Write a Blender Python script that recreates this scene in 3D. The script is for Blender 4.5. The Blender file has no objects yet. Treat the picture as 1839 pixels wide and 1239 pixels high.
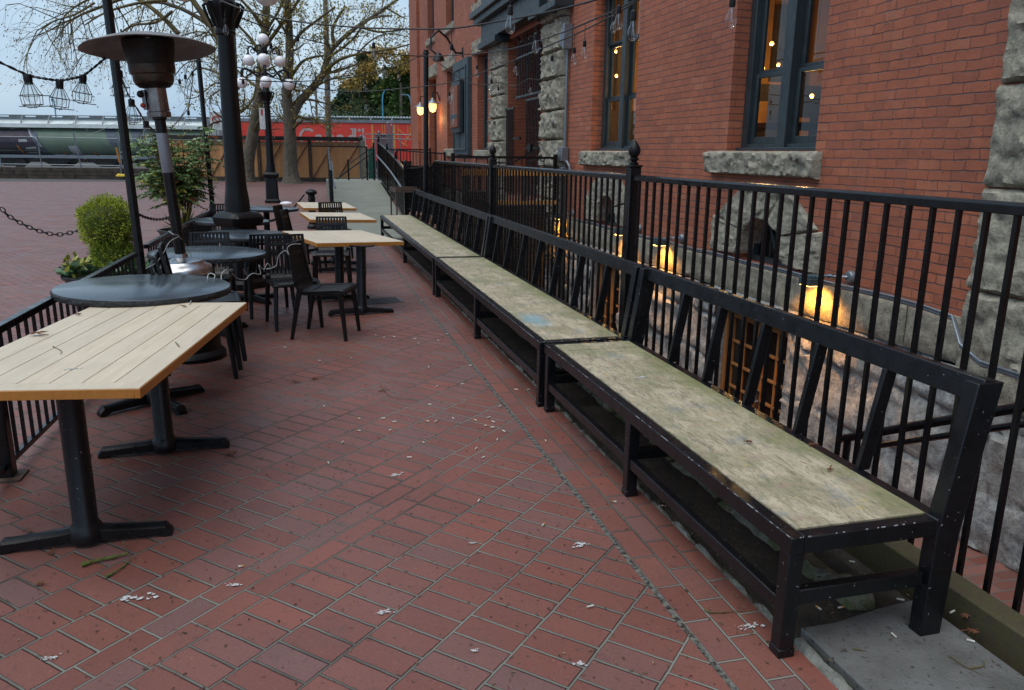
import bpy, bmesh, math, random
from mathutils import Vector, Matrix, noise
R = math.radians
rng = random.Random(7)
S = bpy.context.scene
COL = S.collection
# ---------------------------------------------------------------- camera
FPX, CX, CY = 1400.0, 919.5, 619.5
ROLL, PITCH, YAW, H = math.atan(.012), math.atan(344.9/1400), math.atan(386/1442), 1.65
_sy, _cy, _sp, _cp = math.sin(YAW), math.cos(YAW), math.sin(PITCH), math.cos(PITCH)
CF = Vector((_sy*_cp, _cy*_cp, -_sp)); CR = Vector((_cy, -_sy, 0)); CU = Vector((_sy*_sp, _cy*_sp, _cp))
CR2 = CR*math.cos(ROLL)+CU*math.sin(ROLL); CU2 = -CR*math.sin(ROLL)+CU*math.cos(ROLL)
def ray(px, py): return CF + CR2*((px-CX)/FPX) - CU2*((py-CY)/FPX)
def atz(px, py, h):
    r = ray(px, py); t = (h-H)/r.z; return Vector((r.x*t, r.y*t, h))
def aty(px, py, y):
    r = ray(px, py); t = y/r.y; return Vector((r.x*t, y, H+r.z*t))
def atx(px, py, x):
    r = ray(px, py); t = x/r.x; return Vector((x, r.y*t, H+r.z*t))
def atd(px, py, d):
    r = ray(px, py); t = d/(r.x*_sy+r.y*_cy); return Vector((r.x*t, r.y*t, H+r.z*t))
cam = bpy.data.cameras.new("camera"); camo = bpy.data.objects.new("camera", cam); COL.objects.link(camo)
camo.matrix_world = Matrix(((CR2.x, CU2.x, -CF.x, 0), (CR2.y, CU2.y, -CF.y, 0), (CR2.z, CU2.z, -CF.z, H), (0, 0, 0, 1)))
cam.sensor_width = 36; cam.lens = 36*FPX/1839; cam.clip_start = .05; cam.clip_end = 5000
S.camera = camo
# ---------------------------------------------------------------- mesh builder
class MB:
    def __init__(s): s.v = []; s.f = []
    def add(s, vs, fs, M=None):
        n = len(s.v)
        for v in vs:
            v = Vector(v)
            s.v.append(tuple(M @ v if M else v))
        s.f += [tuple(n+i for i in f) for f in fs]
    def box(s, x0, x1, y0, y1, z0, z1, M=None):
        vs = [(x, y, z) for z in (z0, z1) for y in (y0, y1) for x in (x0, x1)]
        s.add(vs, [(0, 2, 3, 1), (4, 5, 7, 6), (0, 1, 5, 4), (2, 6, 7, 3), (0, 4, 6, 2), (1, 3, 7, 5)], M); return s
    def beam(s, p, q, w, h, up=(0, 0, 1)):
        p = Vector(p); q = Vector(q); d = q-p; L = d.length; d.normalize()
        up = Vector(up); a = d.cross(up)
        if a.length < 1e-4: a = d.cross(Vector((0, 1, 0)))
        a.normalize(); b = a.cross(d)
        M = Matrix(((d.x, a.x, b.x, p.x), (d.y, a.y, b.y, p.y), (d.z, a.z, b.z, p.z), (0, 0, 0, 1)))
        s.box(0, L, -w/2, w/2, -h/2, h/2, M); return s
    def tube(s, pts, r, n=8, cap=True):
        pts = [Vector(p) for p in pts]; m = len(pts)
        rs = r if isinstance(r, (list, tuple)) else [r]*m
        vs = []; prev = None
        for i, p in enumerate(pts):
            d = (pts[min(i+1, m-1)]-pts[max(i-1, 0)])
            if d.length < 1e-9: d = Vector((0, 0, 1))
            d.normalize()
            if prev is None:
                a = d.cross(Vector((0, 0, 1)))
                if a.length < .05: a = d.cross(Vector((0, 1, 0)))
            else: a = prev - d*prev.dot(d)
            a.normalize(); prev = a; b = d.cross(a)
            for k in range(n):
                t = 2*math.pi*k/n; vs.append(p+(a*math.cos(t)+b*math.sin(t))*rs[i])
        fs = []
        for i in range(m-1):
            for k in range(n):
                k2 = (k+1) % n; fs.append((i*n+k, i*n+k2, (i+1)*n+k2, (i+1)*n+k))
        if cap: fs += [tuple(range(n-1, -1, -1)), tuple(range((m-1)*n, m*n))]
        s.add(vs, fs); return s
    def lathe(s, prof, c=(0, 0, 0), n=24, M=None, sq=False):
        c = Vector(c); vs = []; m = len(prof)
        for r, z in prof:
            for k in range(n):
                t = 2*math.pi*(k+.5)/n
                rr = r/max(abs(math.cos(t)), abs(math.sin(t)))*.9 if sq else r
                vs.append(c+Vector((rr*math.cos(t), rr*math.sin(t), z)))
        fs = [(i*n+k, i*n+(k+1) % n, (i+1)*n+(k+1) % n, (i+1)*n+k) for i in range(m-1) for k in range(n)]
        fs += [tuple(range(n-1, -1, -1)), tuple(range((m-1)*n, m*n))]
        s.add(vs, fs, M); return s
    def sphere(s, c, r, n=16, m=10, sz=1):
        return s.lathe([(max(r*math.sin(math.pi*i/m), 1e-4), -r*sz*math.cos(math.pi*i/m)) for i in range(m+1)], c, n)
    def torus(s, c, r1, r2, ax, ay, n=24, m=6):
        c = Vector(c); ax = Vector(ax).normalized(); ay = Vector(ay).normalized(); az = ax.cross(ay); vs = []
        for i in range(n):
            t = 2*math.pi*i/n; d = ax*math.cos(t)+ay*math.sin(t)
            for k in range(m):
                u = 2*math.pi*k/m; vs.append(c+d*(r1+r2*math.cos(u))+az*r2*math.sin(u))
        s.add(vs, [(i*m+k, ((i+1) % n)*m+k, ((i+1) % n)*m+(k+1) % m, i*m+(k+1) % m) for i in range(n) for k in range(m)]); return s
    def prism(s, poly, o, u, v, w, t):
        """2-D polygon in (u, v) at o extruded t along w"""
        o = Vector(o); u = Vector(u); v = Vector(v); w = Vector(w); n = len(poly)
        a = [o+u*p[0]+v*p[1] for p in poly]; b = [p+w*t for p in a]
        s.add(a+b, [tuple(range(n-1, -1, -1)), tuple(range(n, 2*n))]+[(i, (i+1) % n, n+(i+1) % n, n+i) for i in range(n)]); return s
    def rock(s, o, u, v, w, wd, ht, dep, seed, res=.05, edge=.03, amp=1.0, quad=None, back=.05):
        """quarry-faced block: front grid over (u, v), bulging along w"""
        o = Vector(o); u = Vector(u); v = Vector(v); w = Vector(w)
        nu = max(3, int(wd/res)); nv = max(3, int(ht/res)); vs = []
        for j in range(nv+1):
            for i in range(nu+1):
                a = i/nu; b = j/nv
                if quad:
                    q = [Vector(k) for k in quad]; p2 = (q[0]*(1-a)+q[1]*a)*(1-b)+(q[3]*(1-a)+q[2]*a)*b
                    x, y = p2.x, p2.y
                else: x, y = a*wd, b*ht
                e = min(a*wd, (1-a)*wd, b*ht, (1-b)*ht)
                ef = min(1, e/edge) ; ef = ef*(2-ef)
                q3 = Vector((x*4+seed*7.3, y*5+seed*3.1, seed*1.7))
                ridge = 1-abs(noise.noise(q3*.8))*2
                nz = .5+.55*noise.noise(q3*.7)+.28*noise.noise(q3*2.1)+.14*noise.noise(q3*5)+.15*ridge
                fac = noise.noise(q3*1.3+Vector((9, 1, 4)))
                if fac > .12: nz -= .22
                qv = Vector((x*7+seed*7.3, y*9+seed*3.1, seed*1.7))+noise.noise_vector(q3*1.5)*.5
                dv, pv = noise.voronoi(qv); c0 = pv[0]; rv = noise.cell_vector(c0*17.3+Vector((.5, .5, .5))); dq = qv-c0
                nz = .45*nz+.55*(.5+.55*(rv.x-.5)+.9*((rv.y-.5)*dq.x+(rv.z-.5)*dq.y))+.07*noise.noise(q3*13)+.04*noise.noise(q3*29)
                d = dep*ef*max(.12, nz*amp)
                jx = (noise.noise(q3*3)*.012 if 0 < e else noise.noise(q3*4)*.006)
                vs.append(o+u*(x+jx)+v*(y+jx)+w*d)
        fs = [(j*(nu+1)+i, j*(nu+1)+i+1, (j+1)*(nu+1)+i+1, (j+1)*(nu+1)+i) for j in range(nv) for i in range(nu)]
        ring = [i for i in range(nu+1)]+[(j+1)*(nu+1)-1 for j in range(1, nv+1)]+[nv*(nu+1)+i for i in range(nu-1, -1, -1)]+[j*(nu+1) for j in range(nv-1, 0, -1)]
        n0 = len(vs); vs += [vs[i]-w*back for i in ring]; m = len(ring)
        fs += [(ring[(k+1) % m], ring[k], n0+k, n0+(k+1) % m) for k in range(m)]
        s.add(vs, fs); return s
    def build(s, name, m, parent=None, smooth=35, bev=0, loc=None, rot=None):
        me = bpy.data.meshes.new(name); me.from_pydata(s.v, [], s.f); me.validate()
        bm = bmesh.new(); bm.from_mesh(me)
        if smooth != 'keep': bmesh.ops.recalc_face_normals(bm, faces=bm.faces)
        bm.to_mesh(me); bm.free()
        if smooth and smooth != 'keep':
            me.polygons.foreach_set('use_smooth', [True]*len(me.polygons)); me.set_sharp_from_angle(angle=R(smooth))
        me.materials.append(m)
        o = bpy.data.objects.new(name, me); COL.objects.link(o)
        if parent: o.parent = parent
        if loc: o.location = loc
        if rot: o.rotation_euler = rot
        if bev:
            b = o.modifiers.new('bevel', 'BEVEL'); b.width = bev; b.segments = 2; b.limit_method = 'ANGLE'; b.angle_limit = R(50); b.harden_normals = False
        return o
def tag(o, label=None, cat=None, group=None, kind=None):
    for k, v in (('label', label), ('category', cat), ('group', group), ('kind', kind)):
        if v: o[k] = v
    return o
def thing(name, loc, label, cat, group=None, rz=0, rx=0, ry=0):
    o = bpy.data.objects.new(name, None); COL.objects.link(o); o.location = loc; o.rotation_euler = (rx, ry, rz); o.empty_display_size = .2
    return tag(o, label, cat, group)
def struct(o): o['kind'] = 'structure'; return o
def copy_tree(o, parent=None):
    c = o.copy(); COL.objects.link(c); c.parent = parent
    for ch in list(kids.get(o.name, [])): copy_tree(ch, c)
    return c
kids = {}
def index_kids():
    kids.clear()
    for o in bpy.data.objects:
        if o.parent: kids.setdefault(o.parent.name, []).append(o)
def dup(o, loc, rz=0, label=None, group=None, rx=0, ry=0, scale=1):
    index_kids(); c = copy_tree(o); c.location = loc; c.rotation_euler = (rx, ry, rz); c.scale = (scale,)*3
    if label: c['label'] = label
    if group: c['group'] = group
    return c
# ---------------------------------------------------------------- materials
class NT:
    def __init__(s, name):
        s.m = bpy.data.materials.new(name); s.m.use_nodes = True; s.t = s.m.node_tree; s.t.nodes.clear()
        s.out = s.n('ShaderNodeOutputMaterial'); s.p = s.n('ShaderNodeBsdfPrincipled'); s.l(s.p.outputs[0], s.out.inputs[0])
    def n(s, k, **kw):
        x = s.t.nodes.new(k)
        for a, b in kw.items(): setattr(x, a, b)
        return x
    def l(s, a, b): s.t.links.new(a, b)
    def val(s, sock, v):
        if hasattr(v, 'is_linked') or hasattr(v, 'links'): s.l(v, sock)
        else: sock.default_value = v
    def math(s, op, a, b=None, c=None, clamp=False):
        x = s.n('ShaderNodeMath', operation=op); x.use_clamp = clamp
        s.val(x.inputs[0], a)
        if b is not None: s.val(x.inputs[1], b)
        if c is not None: s.val(x.inputs[2], c)
        return x.outputs[0]
    def mix(s, f, a, b, mode='MIX'):
        x = s.n('ShaderNodeMix', data_type='RGBA', blend_type=mode)
        s.val(x.inputs[0], f)
        for i, c in ((6, a), (7, b)):
            if isinstance(c, tuple): c = tuple(c)+((1,) if len(c) == 3 else ())
            s.val(x.inputs[i], c)
        return x.outputs[2]
    def noise(s, vec, scale, detail=4, rough=.6, dist=0):
        x = s.n('ShaderNodeTexNoise'); x.inputs['Scale'].default_value = scale; x.inputs['Detail'].default_value = detail
        x.inputs['Roughness'].default_value = rough; x.inputs['Distortion'].default_value = dist
        if vec is not None: s.l(vec, x.inputs['Vector'])
        return x.outputs[0]
    def ramp(s, f, lo, hi, a=0., b=1.):
        x = s.n('ShaderNodeMapRange'); s.l(f, x.inputs[0])
        for i, v in ((1, lo), (2, hi), (3, a), (4, b)): x.inputs[i].default_value = v
        return x.outputs[0]
    def mapping(s, vec, loc=(0, 0, 0), rot=(0, 0, 0), sc=(1, 1, 1)):
        x = s.n('ShaderNodeMapping'); s.l(vec, x.inputs[0]); x.inputs[1].default_value = loc; x.inputs[2].default_value = rot; x.inputs[3].default_value = sc
        return x.outputs[0]
    def pos(s): return s.n('ShaderNodeNewGeometry').outputs['Position']
    def obj(s): return s.n('ShaderNodeTexCoord').outputs['Object']
    def sep(s, v):
        x = s.n('ShaderNodeSeparateXYZ'); s.l(v, x.inputs[0]); return x.outputs
    def comb(s, x_, y_, z_=0.):
        x = s.n('ShaderNodeCombineXYZ'); s.val(x.inputs[0], x_); s.val(x.inputs[1], y_); s.val(x.inputs[2], z_); return x.outputs[0]
    def bump(s, h, strength, dist=.01, normal=None):
        x = s.n('ShaderNodeBump'); x.inputs['Strength'].default_value = strength; x.inputs['Distance'].default_value = dist; s.l(h, x.inputs['Height'])
        if normal: s.l(normal, x.inputs['Normal'])
        return x.outputs[0]
    def brick(s, vec, bw, rh, mortar=.008, off=.5, smooth=.15):
        x = s.n('ShaderNodeTexBrick'); s.l(vec, x.inputs['Vector']); x.offset = off; x.squash = 1
        x.inputs['Color1'].default_value = (0, 0, 0, 1); x.inputs['Color2'].default_value = (1, 1, 1, 1); x.inputs['Mortar'].default_value = (.5, .5, .5, 1)
        x.inputs['Bias'].default_value = 0; x.inputs['Scale'].default_value = 1; x.inputs['Mortar Size'].default_value = mortar; x.inputs['Mortar Smooth'].default_value = smooth
        x.inputs['Brick Width'].default_value = bw; x.inputs['Row Height'].default_value = rh
        return x.outputs['Color'], x.outputs['Fac']
    def set(s, **kw):
        for k, v in kw.items():
            sock = s.p.inputs[k.replace('_', ' ')]
            if isinstance(v, tuple) and len(v) == 3: v = v+(1,)
            s.val(sock, v)
def mat(name, col, rough=.6, metal=0., var=.18, vs=6, bump=.12, bs=70, col2=None, island=0, speck=None, world=False, rvar=.1, bd=.004, stretch=None, spec=.5):
    t = NT(name); v = t.pos() if world else t.obj()
    if stretch: v = t.mapping(v, sc=stretch)
    n1 = t.noise(v, vs, 5)
    c2 = col2 or tuple(c*(1-var) for c in col); c1 = col if col2 else tuple(min(1, c*(1+var)) for c in col)
    c = t.mix(t.ramp(n1, .35, .65), c2, c1)
    if island:
        ri = t.n('ShaderNodeNewGeometry').outputs['Random Per Island']
        c = t.mix(1., c, t.comb(*([t.ramp(ri, 0, 1, 1-island, 1+island)]*3)), 'MULTIPLY')
    if speck:
        sc, th, sco = speck
        ns = t.noise(v, sc, 2, .5); c = t.mix(t.ramp(ns, th, th+.015), c, sco)
    t.set(Base_Color=c, Metallic=metal, Roughness=t.ramp(t.noise(v, vs*2.3, 3), .3, .7, max(.03, rough-rvar), min(1, rough+rvar)))
    t.p.inputs['Specular IOR Level'].default_value = spec
    if bump: t.set(Normal=t.bump(t.noise(v, bs, 4), bump, bd))
    return t.m
M = {}
M['black'] = mat('black_paint', (.0050, .0056, .0072), .32, var=.3, bump=.15, bs=120, speck=(95, .735, (.30, .31, .32)), spec=.38)
M['blackc'] = mat('black_steel', (.0042, .0046, .0056), .25, var=.2, bump=.08, bs=160, spec=.38)
M['plastic'] = mat('black_plastic', (.0042, .0044, .005), .40, var=.15, bump=.1, bs=220, bd=.001, spec=.38)
M['cast'] = mat('cast_iron', (.0050, .0058, .0070), .42, var=.2, bump=.15, bs=60, speck=(60, .74, (.05, .05, .05)), spec=.28)
M['teal'] = mat('slate_blue_paint', (.022, .034, .040), .45, var=.2, bump=.06)
M['tealp'] = mat('panel_paint', (.035, .058, .068), .5, var=.15, bump=.06)
M['slate'] = mat('dark_slate', (.055, .072, .090), .24, var=.22, vs=3, bump=.04, bs=90, col2=(.042, .056, .070), rvar=.04, spec=.8)
M['slate_e'] = mat('slate_edge', (.022, .024, .026), .7, var=.4, vs=30, bump=.9, bs=45, bd=.02)
M['steel'] = mat('brushed_steel', (.42, .42, .43), .3, 1., var=.15, vs=9, bump=.05)
M['alu'] = mat('aluminium_pan', (.22, .205, .20), .5, .6, var=.2, vs=5, bump=.05)
M['heatblk'] = mat('burnt_metal', (.020, .017, .015), .5, .5, var=.4, vs=12, bump=.1)
M['bronze'] = mat('heat_stained_steel', (.065, .050, .040), .38, .8, var=.4, vs=10, bump=.05)
M['label'] = mat('silver_label', (.22, .23, .26), .45, .3, var=.1)
M['wire'] = mat('white_wire', (.42, .44, .42), .5, var=.1, bump=0)
M['cable'] = mat('black_cable', (.014, .014, .015), .6, var=.1, bump=.05)
M['cagewire'] = mat('dark_cage_wire', (.05, .055, .055), .4, .6, var=.2, bump=0)
M['globe'] = mat('white_globe', (.85, .85, .87), .28, var=.02, bump=0)
M['pot'] = mat('black_pot', (.018, .018, .019), .42, var=.2, bump=.05)
M['pot2'] = mat('brown_pot', (.045, .035, .032), .45, var=.2, bump=.05)
M['soil'] = mat('soil', (.03, .022, .015), .95, var=.5, vs=30, bump=1, bs=80, bd=.02)
M['box_leaf'] = mat('conifer_foliage', (.38, .42, .035), .6, col2=(.20, .28, .025), vs=5, bump=0, island=.45)
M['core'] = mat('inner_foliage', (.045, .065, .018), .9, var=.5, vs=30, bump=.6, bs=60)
M['fern'] = mat('frond_leaf', (.17, .26, .075), .45, col2=(.085, .17, .06), vs=3, bump=0, island=.5)
M['fernred'] = mat('autumn_leaf', (.30, .085, .022), .6, var=.3, bump=0, island=.4)
M['fernyel'] = mat('yellowing_leaf', (.30, .30, .05), .5, var=.3, bump=0, island=.4)
M['broad'] = mat('broad_leaf', (.07, .14, .06), .42, var=.3, bump=0, island=.35)
M['bark'] = mat('mossy_bark', (.15, .125, .10), .9, col2=(.085, .08, .05), vs=4, bump=1, bs=9, bd=.12, stretch=(1.6, 1.6, .6))
M['twig'] = mat('twig_bark', (.075, .055, .032), .85, col2=(.13, .11, .025), vs=2, bump=0)
M['leafy'] = mat('spring_leaf', (.36, .26, .04), .6, col2=(.20, .19, .03), vs=.6, bump=0, island=.4)
M['willow'] = mat('hanging_leaf', (.13, .125, .04), .6, col2=(.20, .12, .03), vs=.8, bump=0, island=.4)
M['everg'] = mat('evergreen_foliage', (.060, .105, .045), .7, col2=(.035, .070, .035), vs=.35, bump=0, island=.5)
M['everl'] = mat('cedar_foliage', (.095, .17, .035), .7, col2=(.06, .12, .03), vs=.5, bump=0, island=.5)
M['maple'] = mat('rust_foliage', (.40, .22, .035), .65, col2=(.20, .17, .035), vs=.3, bump=0, island=.5)
M['red'] = mat('red_car_paint', (.62, .045, .028), .5, var=.12, vs=.6, bump=0)
M['white'] = mat('white_lettering', (.40, .33, .31), .6, var=.1, bump=0)
M['gold'] = mat('gold_lettering', (.60, .30, .08), .6, var=.1, bump=0)
M['greyroof'] = mat('grey_roof_steel', (.16, .18, .20), .5, var=.25, vs=1.5, bump=0)
M['ltroof'] = mat('pale_roof_steel', (.58, .63, .62), .5, var=.15, vs=1.2, bump=0)
M['greencar'] = mat('faded_green_paint', (.155, .215, .15), .6, col2=(.115, .165, .12), vs=.7, bump=0)
M['graf1'] = mat('dark_purple_paint', (.055, .038, .055), .6, col2=(.035, .03, .045), vs=1.5, bump=0)
M['graf2'] = mat('blue_grey_paint', (.085, .105, .135), .6, var=.1, bump=0)
M['graf3'] = mat('pale_paint', (.40, .40, .42), .6, var=.2, vs=4, bump=0)
M['orange'] = mat('orange_paint', (.42, .17, .03), .6, var=.2, bump=0)
M['yellow'] = mat('yellow_paint', (.60, .42, .02), .6, var=.1, bump=0)
M['dkmetal'] = mat('dark_undercarriage', (.022, .020, .018), .8, var=.4, vs=2, bump=0)
M['tie'] = mat('creosoted_timber', (.050, .036, .026), .85, var=.45, vs=3, bump=.5, bs=20)
M['galv'] = mat('galvanised_steel', (.20, .225, .25), .42, .6, var=.15, vs=20, bump=.03)
M['green'] = mat('green_panel', (.03, .16, .10), .6, bump=0)
M['container'] = mat('container_paint', (.38, .40, .38), .6, var=.15, bump=0)
M['cyanpole'] = mat('blue_pole_paint', (.05, .27, .42), .5, bump=0)
M['utilpole'] = mat('weathered_pole', (.15, .12, .09), .9, var=.3, vs=4, bump=.3, stretch=(6, 6, .5))
M['rust'] = mat('rusty_brown_steel', (.085, .055, .042), .6, .2, var=.3, vs=12, bump=.15)
M['ply'] = mat('brown_board', (.23, .14, .08), .7, var=.2, vs=8, bump=.1)
M['hill'] = mat('forested_hill', (.05, .075, .08), .9, var=.3, vs=.02, bump=0, world=True)
M['chip'] = mat('chipped_edge', (.30, .31, .33), .5, bump=0)
M['butt'] = mat('cigarette_paper', (.55, .53, .47), .8, bump=0, var=.15, vs=60)
M['filter'] = mat('cigarette_filter', (.50, .22, .05), .8, bump=0, var=.2, vs=60)
M['dry'] = mat('dry_leaf', (.13, .045, .018), .8, var=.4, vs=40, bump=.3)
M['moss'] = mat('moss', (.085, .11, .02), .95, var=.5, vs=60, bump=.8, bs=200)
M['dropping'] = mat('white_splash', (.46, .46, .46), .7, var=.15, vs=60, bump=.2)
M['debris'] = mat('fine_litter', (.09, .06, .035), .9, var=.6, vs=30, bump=0, island=.8)
M['signw'] = mat('sign_white', (.58, .60, .60), .5, bump=0)
M['signr'] = mat('sign_red', (.45, .03, .02), .5, bump=0)
M['signrust'] = mat('sign_rust_panel', (.22, .065, .03), .6, var=.25, vs=12, bump=0)
M['chalk'] = mat('sign_pale_print', (.26, .28, .29), .6, bump=0)
M['dirt'] = mat('damp_dirt', (.030, .025, .019), .85, var=.5, vs=5, bump=.8, bs=50, bd=.02, speck=(45, .70, (.10, .085, .06)))
M['slab'] = mat('damp_slab', (.145, .15, .148), .6, col2=(.085, .088, .085), vs=4, bump=.6, bs=70, bd=.008, speck=(48, .66, (.05, .045, .038)))
M['ramp'] = mat('mossy_concrete', (.20, .205, .17), .7, col2=(.15, .165, .135), vs=1.3, bump=.2, bs=60)
M['mortar'] = mat('mortar_strip', (.17, .175, .155), .85, var=.35, vs=14, bump=1, bs=60, bd=.02)
M['gravel'] = mat('rail_ballast', (.075, .068, .062), .95, var=.4, vs=6, bump=.8, bs=8, bd=.1)
M['dark'] = mat('dark_interior', (.09, .05, .028), .8, var=.3, vs=1, bump=0)
M['amber'] = mat('ochre_interior_wall', (.26, .13, .04), .8, var=.3, vs=1.5, bump=0)
M['doorwood'] = mat('varnished_door_wood', (.30, .135, .045), .38, var=.25, vs=9, bump=.1, stretch=(8, 8, .8))
M['blackslot'] = mat('dark_glass_door', (.010, .009, .008), .15, bump=0)
# glass
def glass(name, tint, ior=1.45, rough=.02, spec=1.):
    t = NT(name); t.t.nodes.remove(t.p)
    tr = t.n('ShaderNodeBsdfTransparent'); tr.inputs[0].default_value = tint+(1,)
    gl = t.n('ShaderNodeBsdfGlossy'); gl.inputs['Roughness'].default_value = rough
    lw = t.n('ShaderNodeLayerWeight'); lw.inputs[0].default_value = .5
    fr = t.math('ADD', .045, t.math('MULTIPLY', t.math('POWER', lw.outputs['Facing'], 3.2), spec*.75), clamp=True)
    mx = t.n('ShaderNodeMixShader'); t.l(fr, mx.inputs[0]); t.l(tr.outputs[0], mx.inputs[1]); t.l(gl.outputs[0], mx.inputs[2]); t.l(mx.outputs[0], t.out.inputs[0])
    return t.m
M['pane'] = glass('window_glass', (.82, .86, .86), 1.5, .015, 1.0)
M['bulbg'] = glass('clear_bulb_glass', (.93, .95, .95), 1.6, .02, 1.2)
def emit(name, col, st):
    t = NT(name); t.set(Base_Color=(.8, .6, .4), Emission_Color=col, Emission_Strength=st); return t.m
M['lamp_on'] = emit('lit_bulb', (1, .42, .10), 3.)
M['lamp_soft'] = emit('lit_lantern_glass', (1, .55, .16), 1.9)
M['lamp_led'] = emit('lit_floodlight_lens', (1, .55, .12), 6.)
# red brick wall
def brickwall(name, c1, c2, cm, painted=True):
    t = NT(name); P = t.sep(t.pos()); u = t.math('ADD', P[0], P[1])
    wob = t.noise(t.pos(), 2.2, 3); wob2 = t.noise(t.pos(), 14, 2)
    z = t.math('ADD', P[2], t.math('MULTIPLY', t.math('ADD', t.math('SUBTRACT', wob, .5), t.math('MULTIPLY', t.math('SUBTRACT', wob2, .5), .4)), .030))
    u2 = t.math('ADD', u, t.math('MULTIPLY', t.math('SUBTRACT', wob2, .5), .05))
    col, fac = t.brick(t.comb(u2, z), .222, .0745, .0058, .5, .3)
    big = t.noise(t.pos(), .9, 5, .65); fine = t.noise(t.pos(), 60, 4); mid = t.noise(t.pos(), 7, 4)
    b = t.mix(t.ramp(mid, .3, .7), c1, c2)
    b = t.mix(t.math('MULTIPLY', t.sep(col)[0], .34), b, tuple(k*.66 for k in c1)); b = t.mix(t.ramp(t.sep(col)[0], .84, .95, 0, .32), b, (.17, .055, .042)); b = t.mix(t.ramp(t.sep(col)[0], .16, .06, 0, .28), b, (.42, .18, .10))
    b = t.mix(t.ramp(big, .42, .72, 0, .35), b, tuple(k*.62 for k in c2))
    st = t.noise(t.mapping(t.pos(), sc=(3.5, 3.5, .35)), 1.4, 4)
    b = t.mix(t.ramp(st, .52, .75, 0, .55), b, tuple(k*.5+.02 for k in c2)); dk = t.noise(t.mapping(t.pos(), loc=(5, 3, 1)), .35, 3); b = t.mix(t.ramp(dk, .5, .7, 0, .35), b, (.17, .046, .030)); br = t.noise(t.pos(), 3.1, 5, .7); b = t.mix(t.ramp(br, .58, .72, 0, .45), b, (.37, .15, .10))
    chips = t.noise(t.pos(), 23, 3, .7); ch = t.ramp(chips, .70, .73)
    hz = t.math('ABSOLUTE', t.math('SUBTRACT', t.math('FRACT', t.math('ADD', t.math('DIVIDE', z, .0745), .5)), .5)); hm = t.ramp(hz, .05, .105, 1, 0)
    fac = t.math('MAXIMUM', t.math('MULTIPLY', fac, .5), t.math('MULTIPLY', hm, fac))
    zf = t.math('FRACT', t.math('ADD', t.math('DIVIDE', z, .0745), .5)); mlt = t.math('MULTIPLY', t.math('MULTIPLY', t.ramp(zf, .405, .435), t.ramp(zf, .500, .47)), t.ramp(t.noise(t.pos(), 6, 3), .42, .58))  # lit edge of the mortar, painted pale along one half of each bed joint
    zf = t.math('ABSOLUTE', zf)
    gap = t.ramp(t.noise(t.pos(), 5, 3), .38, .62, .35, 1.)
    mf = t.math('MULTIPLY', fac, gap)
    b = t.mix(t.math('MULTIPLY', t.ramp(zf, .0, .055, 0, 1), t.math('MULTIPLY', mf, .9)), b, cm); b = t.mix(t.math('MULTIPLY', mlt, .75), b, (.15, .125, .125)); b = t.mix(t.math('MULTIPLY', ch, .7), b, (.05, .035, .03))
    t.set(Base_Color=b, Roughness=t.ramp(fine, .3, .7, .62, .82))
    h = t.math('ADD', t.math('SUBTRACT', 1., t.math('MULTIPLY', fac, .9)), t.math('ADD', t.math('MULTIPLY', fine, .12), t.math('ADD', t.math('MULTIPLY', mid, .5), t.math('MULTIPLY', ch, -.8))))
    t.set(Normal=t.bump(h, 1., .020)); return t.m
M['brick'] = brickwall('painted_red_brick', (.410, .122, .058), (.335, .102, .052), (.048, .030, .030))
# rough stone
def stone(name, a, b, dark, moss=0.):
    t = NT(name); v = t.pos()
    n1 = t.noise(v, 2.2, 6, .7); n2 = t.noise(v, 11, 6, .7); n3 = t.noise(v, 55, 4, .6)
    c = t.mix(t.ramp(n1, .35, .65), a, b); c = t.mix(t.ramp(n2, .52, .70, 0, .75), c, dark)
    c = t.mix(t.ramp(n3, .60, .72, 0, .6), c, tuple(k*.4 for k in dark))
    c = t.mix(1., c, t.comb(*([t.ramp(t.noise(v, 17, 6, .75), .32, .66, .55, 1.35)]*3)), 'MULTIPLY'); c = t.mix(t.ramp(t.noise(v, 38, 4, .7), .61, .67, 0, .75), c, (.04, .04, .038)); c = t.mix(t.ramp(t.noise(v, 1.3, 4), .54, .68, 0, .3), c, (.33, .26, .19))
    if moss:
        n4 = t.noise(v, 6, 4); c = t.mix(t.ramp(n4, .5, .62, 0, moss), c, (.07, .085, .02))
    t.set(Base_Color=c, Roughness=.85, Normal=t.bump(t.math('ADD', n2, t.math('MULTIPLY', n3, .35)), .9, .018)); return t.m
M['stone'] = stone('grey_sandstone', (.33, .305, .235), (.25, .235, .185), (.11, .10, .085))
M['granite'] = stone('rubble_granite', (.36, .352, .33), (.24, .26, .27), (.075, .08, .088))
M['mossy'] = stone('mossy_stone', (.22, .215, .17), (.14, .14, .10), (.05, .045, .03), .9)
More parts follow.
